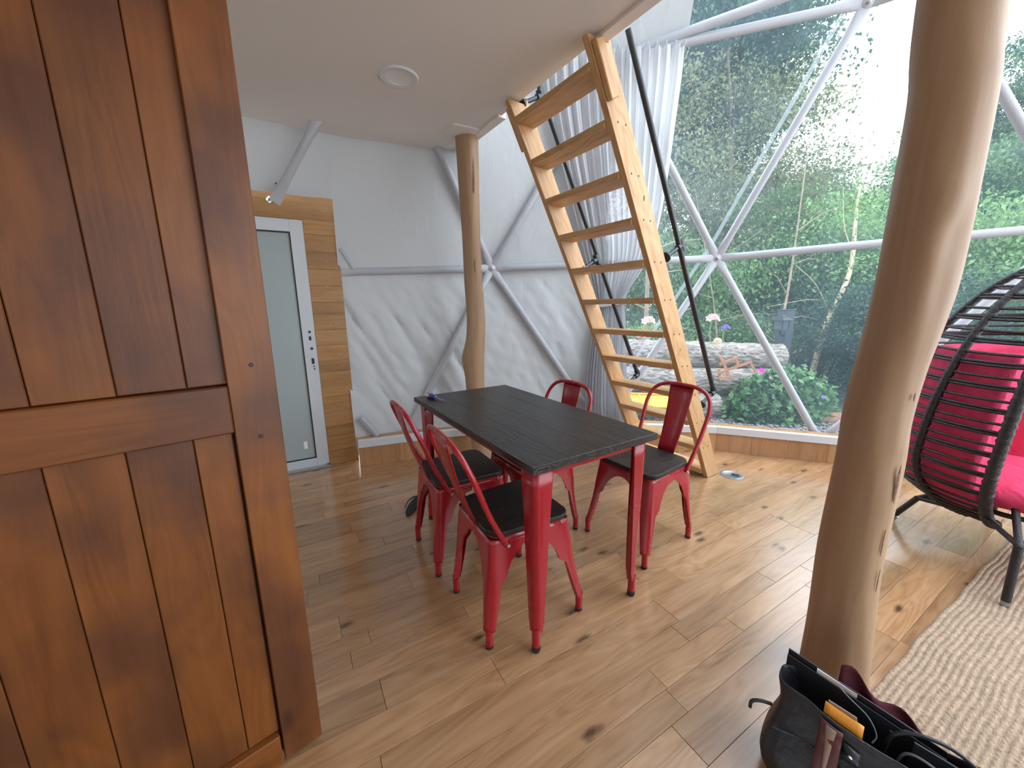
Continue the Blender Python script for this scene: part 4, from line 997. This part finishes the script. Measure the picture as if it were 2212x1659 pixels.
obj('sole', mb, M['foam'], t, smooth=True, local=True, angle=50)
for s_ in (-1, 1):
    pts = spline([(0.004, 0.075, 0.022), (0.012*s_, 0.060, 0.042), (0.034*s_, 0.01, 0.046), (0.043*s_, -0.035, 0.020)], 6)
    P = [[p+Vector((0, 0, 0.002)), p+Vector((0.010*s_*0.2, -0.010, 0.0)), p+Vector((0, -0.020, -0.002))] for p in pts]
    obj('strap', MB().grid(P), M['foam'], t, smooth=True, solid=0.004, local=True)
sd0 = tl(-0.535, -0.245, 0.7545); sdd = (tl(-0.43, -0.215, 0.7545)-sd0).normalized()
t = empty('screwdriver', sd0); tag(t, 'screwdriver with a red and blue handle lying at the table corner', 'screwdriver')
hdl = [(0.0, 0.0), (0.011, 0.001), (0.014, 0.006), (0.0145, 0.028)]
hd2 = [(0.0145, 0.028), (0.0135, 0.05), (0.0105, 0.066), (0.0125, 0.075), (0.010, 0.084), (0.005, 0.086)]
up = Vector((0, 0, 0.0148))
obj('handle', MB().lathe(hd2, sd0+up, 6, ax=sdd), M['blueplastic'], t)
obj('handle_butt', MB().lathe(hdl, sd0+up, 6, ax=sdd), M['redplastic'], t)
obj('shaft', MB().lathe([(0.0032, 0.086), (0.0032, 0.150), (0.001, 0.156)], sd0+up, 10, ax=(sdd+Vector((0, 0, -0.06))).normalized()), M['steel'], t, smooth=True)

# ================================================================== OUTSIDE
RNG = np.random.default_rng(5)
def leaf_mesh(name, centers, size, mat, up=0.45, fold_=0.25, wide=0.55, droop=0.3, rng=None):
    """one mesh of folded leaves (4 verts each) at the given points"""
    rng = rng or RNG; n = len(centers); c = np.asarray(centers, float)
    d = rng.normal(size=(n, 3)); d[:, 2] -= droop; d /= np.linalg.norm(d, axis=1)[:, None]
    nr = rng.normal(size=(n, 3))*0.75; nr[:, 2] += up*2
    nr -= d*np.sum(nr*d, axis=1)[:, None]; nr /= np.linalg.norm(nr, axis=1)[:, None]
    sd = np.cross(d, nr); s = size*(0.6+0.8*rng.random(n))[:, None]
    v0 = c; v1 = c+d*s*0.45+sd*s*wide*0.5+nr*s*fold_*0.4; v2 = c+d*s-nr*s*0.1; v3 = c+d*s*0.45-sd*s*wide*0.5+nr*s*fold_*0.4
    V = np.stack([v0, v1, v2, v3], 1).reshape(-1, 3)
    me = bpy.data.meshes.new(name); me.vertices.add(4*n); me.vertices.foreach_set('co', V.ravel())
    i = np.arange(n)*4
    F = np.stack([i, i+1, i+2, i, i+2, i+3], 1).ravel()
    me.loops.add(6*n); me.loops.foreach_set('vertex_index', F.astype(np.int32))
    me.polygons.add(2*n); me.polygons.foreach_set('loop_start', (np.arange(2*n)*3).astype(np.int32)); me.update(); me.validate()
    me.materials.append(mat); return me
def crown_pts(n, rx, rz, zc, k, clump, seed, shell=0.55):
    rng = np.random.default_rng(seed)
    u = rng.normal(size=(k, 3)); u /= np.linalg.norm(u, axis=1)[:, None]
    r = (shell+(1-shell)*rng.random(k)) ; cc = u*r[:, None]*np.array([rx, rx, rz]); cc[:, 2] += zc
    w_ = rng.integers(0, k, n); p = cc[w_]+rng.normal(size=(n, 3))*clump*np.array([1, 1, 0.55]); return p
def set_mat(o, m): o.material_slots[0].link = 'OBJECT'; o.material_slots[0].material = m
def trunk_mesh(name, h_, r_, rx, z0, seed):
    rng = random.Random(seed); mb = MB()
    pts = spline([(0, 0, -0.3), (rng.uniform(-.1, .1), rng.uniform(-.1, .1), h_*0.35), (rng.uniform(-.25, .25), rng.uniform(-.25, .25), h_*0.7), (rng.uniform(-.3, .3), rng.uniform(-.3, .3), h_)], 4)
    mb.tube(pts, [lerp(r_, r_*0.25, i/(len(pts)-1)) for i in range(len(pts))], 9)
    for k in range(9):
        i = int(lerp(3, len(pts)-2, k/9)); a = rng.uniform(0, 6.28); L = rx*rng.uniform(0.5, 0.95); p = pts[i]
        q = p+Vector((math.cos(a)*L, math.sin(a)*L, L*rng.uniform(0.15, 0.55))); mb.tube([p, p.lerp(q, 0.5)+Vector((0, 0, 0.08*L)), q], [r_*0.32, r_*0.2, r_*0.06], 6)
    me = bpy.data.meshes.new(name); me.from_pydata([tuple(v) for v in mb.v], [], mb.f); me.update()
    for p in me.polygons: p.use_smooth = True
    me.materials.append(M['trunk']); return me
kinds = {
    'tall': (leaf_mesh('foliage', crown_pts(72000, 2.5, 4.6, 8.2, 320, 0.27, 1), 0.088, M['leaf_dark']), trunk_mesh('trunk', 11.0, 0.20, 2.3, 1.5, 1)),
    'tall2': (leaf_mesh('foliage', crown_pts(62000, 2.6, 4.2, 5.8, 260, 0.27, 2), 0.090, M['leaf_mid']), trunk_mesh('trunk', 10.0, 0.19, 2.4, 1.5, 2)),
    'low': (leaf_mesh('foliage', crown_pts(50000, 2.4, 2.2, 3.2, 200, 0.25, 3), 0.080, M['leaf_mid']), trunk_mesh('trunk', 5.6, 0.12, 2.1, 1.0, 3)),
    'thin': (leaf_mesh('foliage', crown_pts(13000, 1.9, 2.2, 4.0, 80, 0.26, 4), 0.070, M['leaf_olive']), trunk_mesh('trunk', 6.2, 0.09, 1.8, 1.2, 4)),
}
def gz(x, y): return -0.02+max(0, (y-9))*0.035
def tree(kind, x, y, s, mat, rz, label, grp):
    t = empty('tree', (x, y, gz(x, y)-0.05), 0); tag(t, label, 'tree', grp)
    for nm, me in (('trunk', kinds[kind][1]), ('foliage', kinds[kind][0])):
        o = link_mesh(nm, me, t, Matrix.Translation((x, y, gz(x, y)-0.05)) @ Matrix.Rotation(rz, 4, 'Z') @ Matrix.Diagonal((s, s, s, 1)))
        if nm == 'foliage': set_mat(o, M[mat]); tag(o, kind='stuff')
ORD = ['', 'second ', 'third ', 'fourth ', 'fifth ', 'sixth ', 'seventh ', 'eighth ', 'ninth ', 'tenth ', 'eleventh ', 'twelfth ']
def nth(i, n, what, grp): return (('leftmost of the ' if i == 0 else 'rightmost of the ' if i == n-1 else ORD[i]+'from the left of the ')+grp)
def by_px(l): return sorted(l, key=lambda a: a[0]/a[1])
def forest(kind, spots, grp):
    spots = by_px(spots)
    for i, a in enumerate(spots): tree(kind[i % len(kind)] if isinstance(kind, tuple) else kind, a[0], a[1], a[2], a[3], a[4], nth(i, len(spots), 'tree', grp), grp)
forest('tall', ((3.2, 9.6, 1.05, 'leaf_dark', 0.3), (5.0, 10.6, 1.12, 'leaf_dark', 1.7), (6.1, 13.6, 1.12, 'leaf_dark', 4.0)), 'tall dark trees left of the sky gap')
forest('low', ((7.6, 12.0, 0.92, 'leaf_mid', 0.0), (9.4, 13.6, 0.98, 'leaf_mid', 1.2), (7.2, 9.6, 0.70, 'leaf_light', 2.2), (9.6, 10.6, 0.76, 'leaf_mid', 3.3), (5.4, 8.4, 0.66, 'leaf_light', 4.5), (11.8, 11.4, 0.98, 'leaf_mid', 5.3)), 'low leafy trees under the sky gap')
forest('tall2', ((14.9, 13.4, 0.82, 'leaf_mid', 0.5), (16.6, 12.6, 0.98, 'leaf_dark', 2.0), (14.8, 9.6, 0.95, 'leaf_mid', 1.0)), 'blue green trees right of the sky gap')
forest('thin', ((4.3, 8.2, 0.95, 'leaf_olive', 0.0), (5.9, 9.4, 0.76, 'leaf_olive', 1.5), (2.9, 8.0, 0.9, 'leaf_olive', 2.6), (7.4, 10.6, 0.70, 'leaf_olive', 4.0)), 'slender olive trees at the wood edge')
forest('low', ((6.5, 20, 0.95, 'leaf_dark', 0), (10.0, 21, 0.95, 'leaf_mid', 1), (13.5, 21, 0.98, 'leaf_dark', 2), (17.5, 20, 1.05, 'leaf_mid', 3), (21, 18, 1.2, 'leaf_dark', 4), (24, 15, 1.2, 'leaf_mid', 5)), 'distant trees at the back of the wood')
# undergrowth shrubs
sh_me = [leaf_mesh('foliage', crown_pts(17000, 1.05, 0.95, 0.85, 80, 0.20, 11, 0.6), 0.055, M['leaf_mid']), leaf_mesh('foliage', crown_pts(12000, 0.95, 0.75, 0.7, 54, 0.20, 12, 0.5), 0.052, M['leaf_light'])]
st_me = []
for sd_ in (1, 2):
    rng = random.Random(sd_); mb = MB()
    for k in range(7):
        a = rng.uniform(0, 6.28); L = rng.uniform(0.4, 0.85); mb.tube([(0.05*math.cos(a), 0.05*math.sin(a), -0.1), (L*0.5*math.cos(a), L*0.5*math.sin(a), 0.6), (L*math.cos(a), L*math.sin(a), 1.2)], [0.02, 0.014, 0.004], 5)
    me = bpy.data.meshes.new('stems'); me.from_pydata([tuple(v) for v in mb.v], [], mb.f); me.materials.append(M['trunk']); st_me.append(me)
def shrub(x, y, s, k, mat, label, grp, sz=1.0):
    t = empty('shrub', (x, y, gz(x, y)), 0); tag(t, label, 'shrub', grp)
    mw = Matrix.Translation((x, y, gz(x, y))) @ Matrix.Rotation(x*3.7+y, 4, 'Z') @ Matrix.Diagonal((s, s, s*sz, 1))
    link_mesh('stems', st_me[k], t, mw); o = link_mesh('foliage', sh_me[k], t, mw); set_mat(o, M[mat]); tag(o, kind='stuff')
def hedge(spots, grp, ks, sz=1.0):
    spots = by_px(spots)
    for i, a in enumerate(spots): shrub(a[0], a[1], a[2], ks[i % len(ks)], a[3], nth(i, len(spots), 'shrub', grp), grp, sz)
ml = ('leaf_mid', 'leaf_light', 'leaf_mid')
hedge([(x, y, s, ml[i % 3]) for i, (x, y, s) in enumerate(((2.6, 6.9, 1.15), (4.0, 7.4, 1.3), (5.4, 7.0, 1.2), (6.8, 7.6, 1.4), (8.2, 7.2, 1.4), (9.8, 8.0, 1.5), (11.5, 8.4, 1.6), (9.0, 5.6, 1.3), (11.2, 6.2, 1.5)))], 'green shrubs at the foot of the trees', (0, 1), 1.25)
hedge([(x, y, s, ('leaf_light', 'leaf_mid', 'leaf_olive')[i % 3]) for i, (x, y, s) in enumerate(((2.0, 5.6, 0.72), (3.1, 5.8, 0.85), (4.0, 6.3, 0.75), (5.9, 5.9, 1.0), (7.4, 5.6, 1.05)))], 'bright shrubs behind the logs', (1,))
hedge([(5.1, 5.0, 0.95, 'leaf_dark'), (4.75, 4.45, 0.72, 'leaf_dark'), (6.1, 4.5, 1.0, 'leaf_mid')], 'dark shrubs right of the pale sapling', (0,))
# leaning pale sapling
sp = empty('sapling', (4.15, 5.2, 0)); tag(sp, 'thin pale leaning sapling trunk with bare side twigs beyond the window', 'tree')
pts = spline([(4.15, 5.2, -0.1), (4.164, 5.2, 0.34), (4.33, 5.3, 0.97), (4.79, 5.6, 1.66), (5.10, 6.0, 2.41), (5.25, 6.2, 2.75), (5.35, 6.3, 3.0)], 5)
obj('trunk', MB().tube(pts, [lerp(0.045, 0.015, i/(len(pts)-1)) for i in range(len(pts))], 9), M['paletrunk'], sp, smooth=True)
for a, b_, c, r_ in (((4.60, 5.45, 1.40), (4.9, 5.5, 1.33), (5.3, 5.6, 1.22), 0.012), ((4.20, 5.1, 0.05), (4.35, 5.1, 0.55), (4.62, 5.1, 0.85), 0.016), ((4.25, 5.15, 0.05), (4.45, 5.15, 0.45), (4.75, 5.15, 0.9), 0.012), ((4.4, 5.35, 1.1), (4.1, 5.3, 1.5), (3.8, 5.3, 1.75), 0.008), ((4.5, 5.4, 1.25), (4.2, 5.5, 1.3), (3.6, 5.5, 1.2), 0.007), ((4.9, 5.7, 1.9), (4.7, 5.7, 2.3), (4.6, 5.7, 2.8), 0.008)):
    obj('twig', MB().tube(spline([a, b_, c], 4), [lerp(r_, r_*0.4, i/8) for i in range(9)], 6), M['paletrunk'], sp, smooth=True)
me = leaf_mesh('foliage', np.concatenate([np.array([5.25, 6.15, 2.45])+np.random.default_rng(8).normal(size=(1500, 3))*np.array([0.42, 0.4, 0.30]), np.array([4.9, 5.5, 1.75])+np.random.default_rng(9).normal(size=(160, 3))*np.array([0.25, 0.2, 0.10])]), 0.062, M['leaf_light'])
tag(link_mesh('foliage', me, None), kind=None); o = bpy.data.objects[-1] if False else COL.objects[-1]; o.parent = sp; o.matrix_basis = WM[sp].inverted(); tag(o, kind='stuff')

def bare(x, y, x2, y2, h_, r_, label):
    t = empty('bare_trunk', (x, y, 0)); tag(t, label, 'tree', 'bare thin trunks in the undergrowth')
    pts = spline([(x, y, -0.1), (lerp(x, x2, 0.4)+0.05, y, h_*0.4), (x2, y2, h_)], 5)
    obj('trunk', MB().tube(pts, [lerp(r_, r_*0.15, i/(len(pts)-1)) for i in range(len(pts))], 8), M['greytrunk'], t, smooth=True)
    rng = random.Random(int(x*100))
    for k in range(6):
        p = pts[2+k]; a = rng.choice((-1, 1)); q = p+Vector((a*rng.uniform(0.3, 0.9), rng.uniform(-0.2, 0.1), rng.uniform(-0.05, 0.5)))
        obj('twig', MB().tube([p, p.lerp(q, 0.5)+Vector((0, 0, 0.05)), q], [r_*0.3, r_*0.22, r_*0.08], 5), M['greytrunk'], t)
bare(1.68, 4.95, 1.66, 5.0, 3.0, 0.050, 'pale bare trunk seen between the ladder treads, behind the logs')
bare(3.38, 5.0, 3.62, 5.1, 3.4, 0.024, 'thin pale trunk rising just behind the lantern post')
bare(2.75, 4.95, 2.30, 5.1, 2.6, 0.016, 'thin leaning bare stem behind the middle of the top log')
# stacked logs
def bark_log(p, q, r_, mat, label, seed, grp='stacked logs outside the window', ridge=0.017):
    p, q = Vector(p), Vector(q); d = (q-p).normalized(); L = (q-p).length
    x = d.cross(Vector((0, 0, 1))).normalized(); y = d.cross(x); n, m = 72, int(L/0.018); rng = np.random.default_rng(seed)
    ph = rng.random(8)*6.28; P = []
    for i in range(m+1):
        t_ = i/m; ring = []
        for k in range(n):
            a = 2*math.pi*k/n; s_ = t_*L
            w1 = math.sin(a*11+ph[0]+1.3*math.sin(s_*9+ph[1])+0.8*math.sin(s_*23+a*2)); w2 = math.sin(a*19+ph[2]+1.1*math.sin(s_*14+ph[3])+s_*3)
            w3 = math.sin(s_*31+ph[4]+2.2*math.sin(a*5+ph[5]))
            rr_ = r_*(1+0.03*math.sin(s_*2.1+ph[6]))+ridge*(abs(w1)**0.6+0.6*abs(w2)**0.6-0.8+0.25*w3)
            ring.append(p+d*s_+(x*math.cos(a)+y*math.sin(a))*rr_)
        P.append(ring)
    t = empty('log', p); tag(t, label, 'log', grp)
    obj('bark', MB().grid(P, closed=True), mat, t, smooth=True, angle=180)
    for c, dr, idx in ((p, -d, 0), (q, d, m)):
        ring = P[idx]; mb = MB(); mb.add([c+(v-c)*0.0+dr*0.004 for v in ring[:1]]+[v for v in ring], [(0, 1+k, 1+(k+1) % n) for k in range(n)]); obj('cut_end', mb, M['endgrain'], t)
    return t
bark_log((0.2, 4.52, 0.735), (3.16, 4.47, 0.632), 0.150, M['bark'], 'big grey barked log outside, topmost of the stack', 1)
bark_log((0.2, 4.36, 0.43), (3.05, 4.32, 0.355), 0.150, M['bark'], 'big grey barked log outside, middle of the stack', 2)
bark_log((0.2, 4.20, 0.13), (2.30, 4.18, 0.115), 0.145, M['bark'], 'big grey barked log outside, lowest of the stack on the gravel', 3)
bark_log((2.78, 3.98, 0.055), (4.3, 3.70, 0.045), 0.070, M['redbark'], 'low reddish log lying on the gravel under the leafy bush', 4, grp='low edging log', ridge=0.006)
obj_kn = MB().lathe([(0.05, -0.02), (0.045, 0.03), (0.028, 0.05), (0, 0.055)], (2.40, 4.46, 0.815), 14, ax=(0.1, -0.2, 1))
kn = [o for o in COL.objects if o.name == 'log'][0]; obj('branch_stub', obj_kn, M['endgrain'], kn, smooth=True)
# gravel strip
rng = np.random.default_rng(21); mb = MB()
for i in range(3400):
    x = rng.uniform(0.4, 4.6); y = rng.uniform(3.35, 4.3); r_ = rng.uniform(0.010, 0.024)
    if math.hypot(x-CD.x, y-CD.y) < 4.64: continue
    v6 = np.array([[1, 0, 0], [-1, 0, 0], [0, 1, 0], [0, -1, 0], [0, 0, 1], [0, 0, -1]])*r_*(0.6+0.7*rng.random((6, 1)))
    a = rng.uniform(0, 6.28); c, s_ = math.cos(a), math.sin(a); v6 = v6 @ np.array([[c, -s_, 0], [s_, c, 0], [0, 0, 0.7]])
    mb.add(v6+np.array([x, y, 0.012+rng.uniform(0, 0.02)]), [(0, 2, 4), (2, 1, 4), (1, 3, 4), (3, 0, 4), (2, 0, 5), (1, 2, 5), (3, 1, 5), (0, 3, 5)])
o = obj('gravel', mb, M['gravel'], origin=(2.5, 3.8, 0), recalc=False); tag(o, 'pale gravel strip on the ground just outside the window', 'gravel', kind='stuff')
gb = MB(); a_ = np.linspace(40, 96, 30)
o = obj('gravel_bed', MB().grid([[azr(a, r_, 0.012 if r_ < 5.6 else -0.02) for a in a_] for r_ in (4.58, 5.0, 5.4, 5.75)]), M['gravel']); tag(o, kind='structure')

# path light: square post and lantern
po = empty('path_post', (3.235, 4.56, 0)); tag(po, 'blue grey square timber post behind the lantern, at the end of the logs', 'post')
obj('shaft', MB().box((3.235, 4.56, 0.575), (0.125, 0.125, 1.19), Matrix.Rotation(0.35, 3, 'Z')), M['postpaint'], po, bevel=0.006)
obj('cap', MB().box((3.235, 4.56, 1.178), (0.135, 0.135, 0.012), Matrix.Rotation(0.35, 3, 'Z')), M['postpaint'], po, bevel=0.003)
la = empty('lantern', (3.09, 4.42, 0.945)); tag(la, 'small black lantern with a hipped lid, fixed to the blue grey post', 'lantern')
def sq(r_, z): return [(3.09+r_*math.cos(R(45+90*k)+0.35), 4.42+r_*math.sin(R(45+90*k)+0.35), z) for k in range(4)]
mb = MB().grid([sq(0.118, 1.062), sq(0.118, 1.070), sq(0.058, 1.098), sq(0.056, 1.112), sq(0.026, 1.120), sq(0.010, 1.132)], closed=True); mb.f += [(3, 2, 1, 0), (20, 21, 22, 23)]
obj('lid', mb, M['lantern'], la)
mb = MB().grid([sq(0.070, 0.965), sq(0.076, 1.062)], closed=True); obj('glass', mb, M['lampglass'], la)
for k in range(4): obj('corner_bar', MB().tube([sq(0.072, 0.955)[k], sq(0.078, 1.062)[k]], 0.006, 6), M['lantern'], la)
mb = MB().grid([sq(0.088, 0.945), sq(0.090, 0.957), sq(0.075, 0.965)], closed=True); mb.f += [(3, 2, 1, 0), (8, 9, 10, 11)]; obj('base_plate', mb, M['lantern'], la)
obj('bracket', MB().tube([(3.09, 4.42, 0.945), (3.11, 4.44, 0.90), (3.20, 4.52, 0.88)], 0.012, 8), M['lantern'], la)
# leafy bush with pink flowers
bu = empty('flowering_bush', (2.95, 4.0, 0)); tag(bu, 'leafy bush with a few magenta flowers growing just outside the window', 'bush')
rng = np.random.default_rng(31); pts_ = []
for i in range(3000):
    a = rng.uniform(0, 6.28); e = abs(rng.normal())*0.6; rr_ = rng.uniform(0.75, 1.0); th = rng.uniform(0, 1)**0.7*math.pi/2
    pts_.append((2.92+0.60*rr_*math.sin(th)*math.cos(a)+0.05*rng.normal(), 4.02+0.27*rr_*math.sin(th)*math.sin(a), 0.02+0.54*rr_*math.cos(th)+0.03*rng.normal()))
me = leaf_mesh('foliage', pts_, 0.062, M['leaf_bush'], wide=0.85, up=0.6, rng=rng); o = link_mesh('foliage', me, bu); WM[o] = Matrix.Identity(4); tag(o, kind='stuff')
o = obj('stems', sum([[]], []) and None or MB().tube([(2.9, 4.0, 0), (2.85, 3.98, 0.4)], 0.01, 6).tube([(2.95, 4.02, 0), (3.15, 4.0, 0.45)], 0.01, 6).tube([(2.9, 4.02, 0), (2.6, 3.95, 0.4)], 0.008, 6), M['stem'], bu)
def bloom(name, c, r_, mat, parent, n=5, ax=(0, -0.8, 0.6), cup=0.35):
    q = Vector((0, 0, 1)).rotation_difference(Vector(ax)); mb = MB()
    for k in range(n):
        a = 2*math.pi*k/n; ca, sa = math.cos(a), math.sin(a); t_ = Vector((-sa, ca, 0)); d = Vector((ca, sa, 0))
        mb.add([Vector(c)+q @ v for v in (Vector((0, 0, 0)), d*r_*0.55+t_*r_*0.38+Vector((0, 0, r_*cup)), d*r_+Vector((0, 0, r_*cup*1.1)), d*r_*0.55-t_*r_*0.38+Vector((0, 0, r_*cup)))], [(0, 1, 2, 3)])
    return obj(name, mb, mat, parent)
for c, r_, m in (((2.51, 3.80, 0.585), 0.040, 'magenta'), ((2.60, 3.78, 0.52), 0.018, 'pinkpetal'), ((3.13, 3.74, 0.325), 0.024, 'purple'), ((2.80, 3.76, 0.44), 0.014, 'pinkpetal')): bloom('flower', c, r_, M[m], bu)
def lily(c, h0, r_, mat, label, n=6):
    t = empty('lily', (c[0], c[1]+0.02, h0)); tag(t, label, 'flower')
    obj('stem', MB().tube(spline([(c[0]+0.02, c[1]+0.03, h0), (c[0]-0.01, c[1]+0.02, (h0+c[2])/2), (c[0], c[1]+0.01, c[2])], 4), 0.006, 6), M['stem'], t)
    for k in range(3): bloom('petals', (c[0]+(k-1)*r_*0.5, c[1]-0.01*k, c[2]+0.01*(k == 1)), r_, mat, t, n, ax=((k-1)*0.7, -0.7, 0.5), cup=0.5)
lily((2.29, 4.40, 1.09), 0.80, 0.052, M['palepetal'], 'pale pink lily on a tall stem behind the logs, right of the ladder')
lily((2.50, 4.50, 0.985), 0.78, 0.030, M['purple'], 'small purple flower on a thin stem above the top log')
lily((1.63, 4.60, 1.06), 0.80, 0.055, M['palepetal'], 'pink lily seen between the ladder treads above the logs')
lily((1.49, 4.42, 0.90), 0.86, 0.034, M['pinkpetal'], 'low pink bloom on the left part of the top log')
# broken cedar trellis and the yellow tray
tr = empty('cedar_trellis', (2.4, 4.12, 0.5)); tag(tr, 'broken piece of reddish cedar trellis leaning on the logs by the bush', 'trellis')
for a, b_ in (((2.26, 4.10, 0.69), (2.38, 4.10, 0.47)), ((2.26, 4.085, 0.62), (2.42, 4.085, 0.68)), ((2.25, 4.085, 0.525), (2.58, 4.085, 0.635)), ((2.42, 4.10, 0.68), (2.46, 4.10, 0.60)), ((2.255, 4.10, 0.55), (2.27, 4.10, 0.46)), ((2.60, 4.09, 0.60), (2.64, 4.09, 0.54)), ((2.27, 4.085, 0.465), (2.36, 4.085, 0.47))):
    a, b_ = Vector(a), Vector(b_); d = (b_-a).normalized(); y = Vector((0, 1, 0)); board('slat', (b_-a).length+0.03, 0.028, 0.010, M['trellis'], frame((a+b_)/2, d, y.cross(d).normalized(), y), tr, bev=0.001)
ye = empty('yellow_tray', (1.45, 3.96, 0.2)); tag(ye, 'yellow plastic tray outside, seen between the lower ladder treads', 'tray')
ry = frame((1.47, 3.97, 0.24), Vector((1, -0.06, -0.03)).normalized(), Vector((0, 0.86, 0.5)), Vector((0, -0.5, 0.86)))
def ybx(name, c, sz): 
    mb = MB().box((0, 0, 0), sz); mb.v = [tuple(ry @ (Vector(v)+Vector(c))) for v in mb.v]; obj(name, mb, M['yellow'], ye, bevel=0.006)
ybx('panel', (0, 0, 0), (0.46, 0.20, 0.015)); ybx('rim', (0, 0.10, 0.012), (0.47, 0.018, 0.03)); ybx('rim', (0, -0.10, 0.012), (0.47, 0.018, 0.03)); ybx('rim', (-0.23, 0, 0.012), (0.018, 0.2, 0.03)); ybx('rim', (0.23, 0, 0.012), (0.018, 0.2, 0.03)); ybx('rib', (-0.09, 0, 0.012), (0.02, 0.19, 0.014))
for x_ in (1.27, 1.67): obj('foot', MB().tube([(x_, 3.89, 0.0), (x_, 3.89, 0.20)], 0.012, 8), M['yellow'], ye, smooth=True)
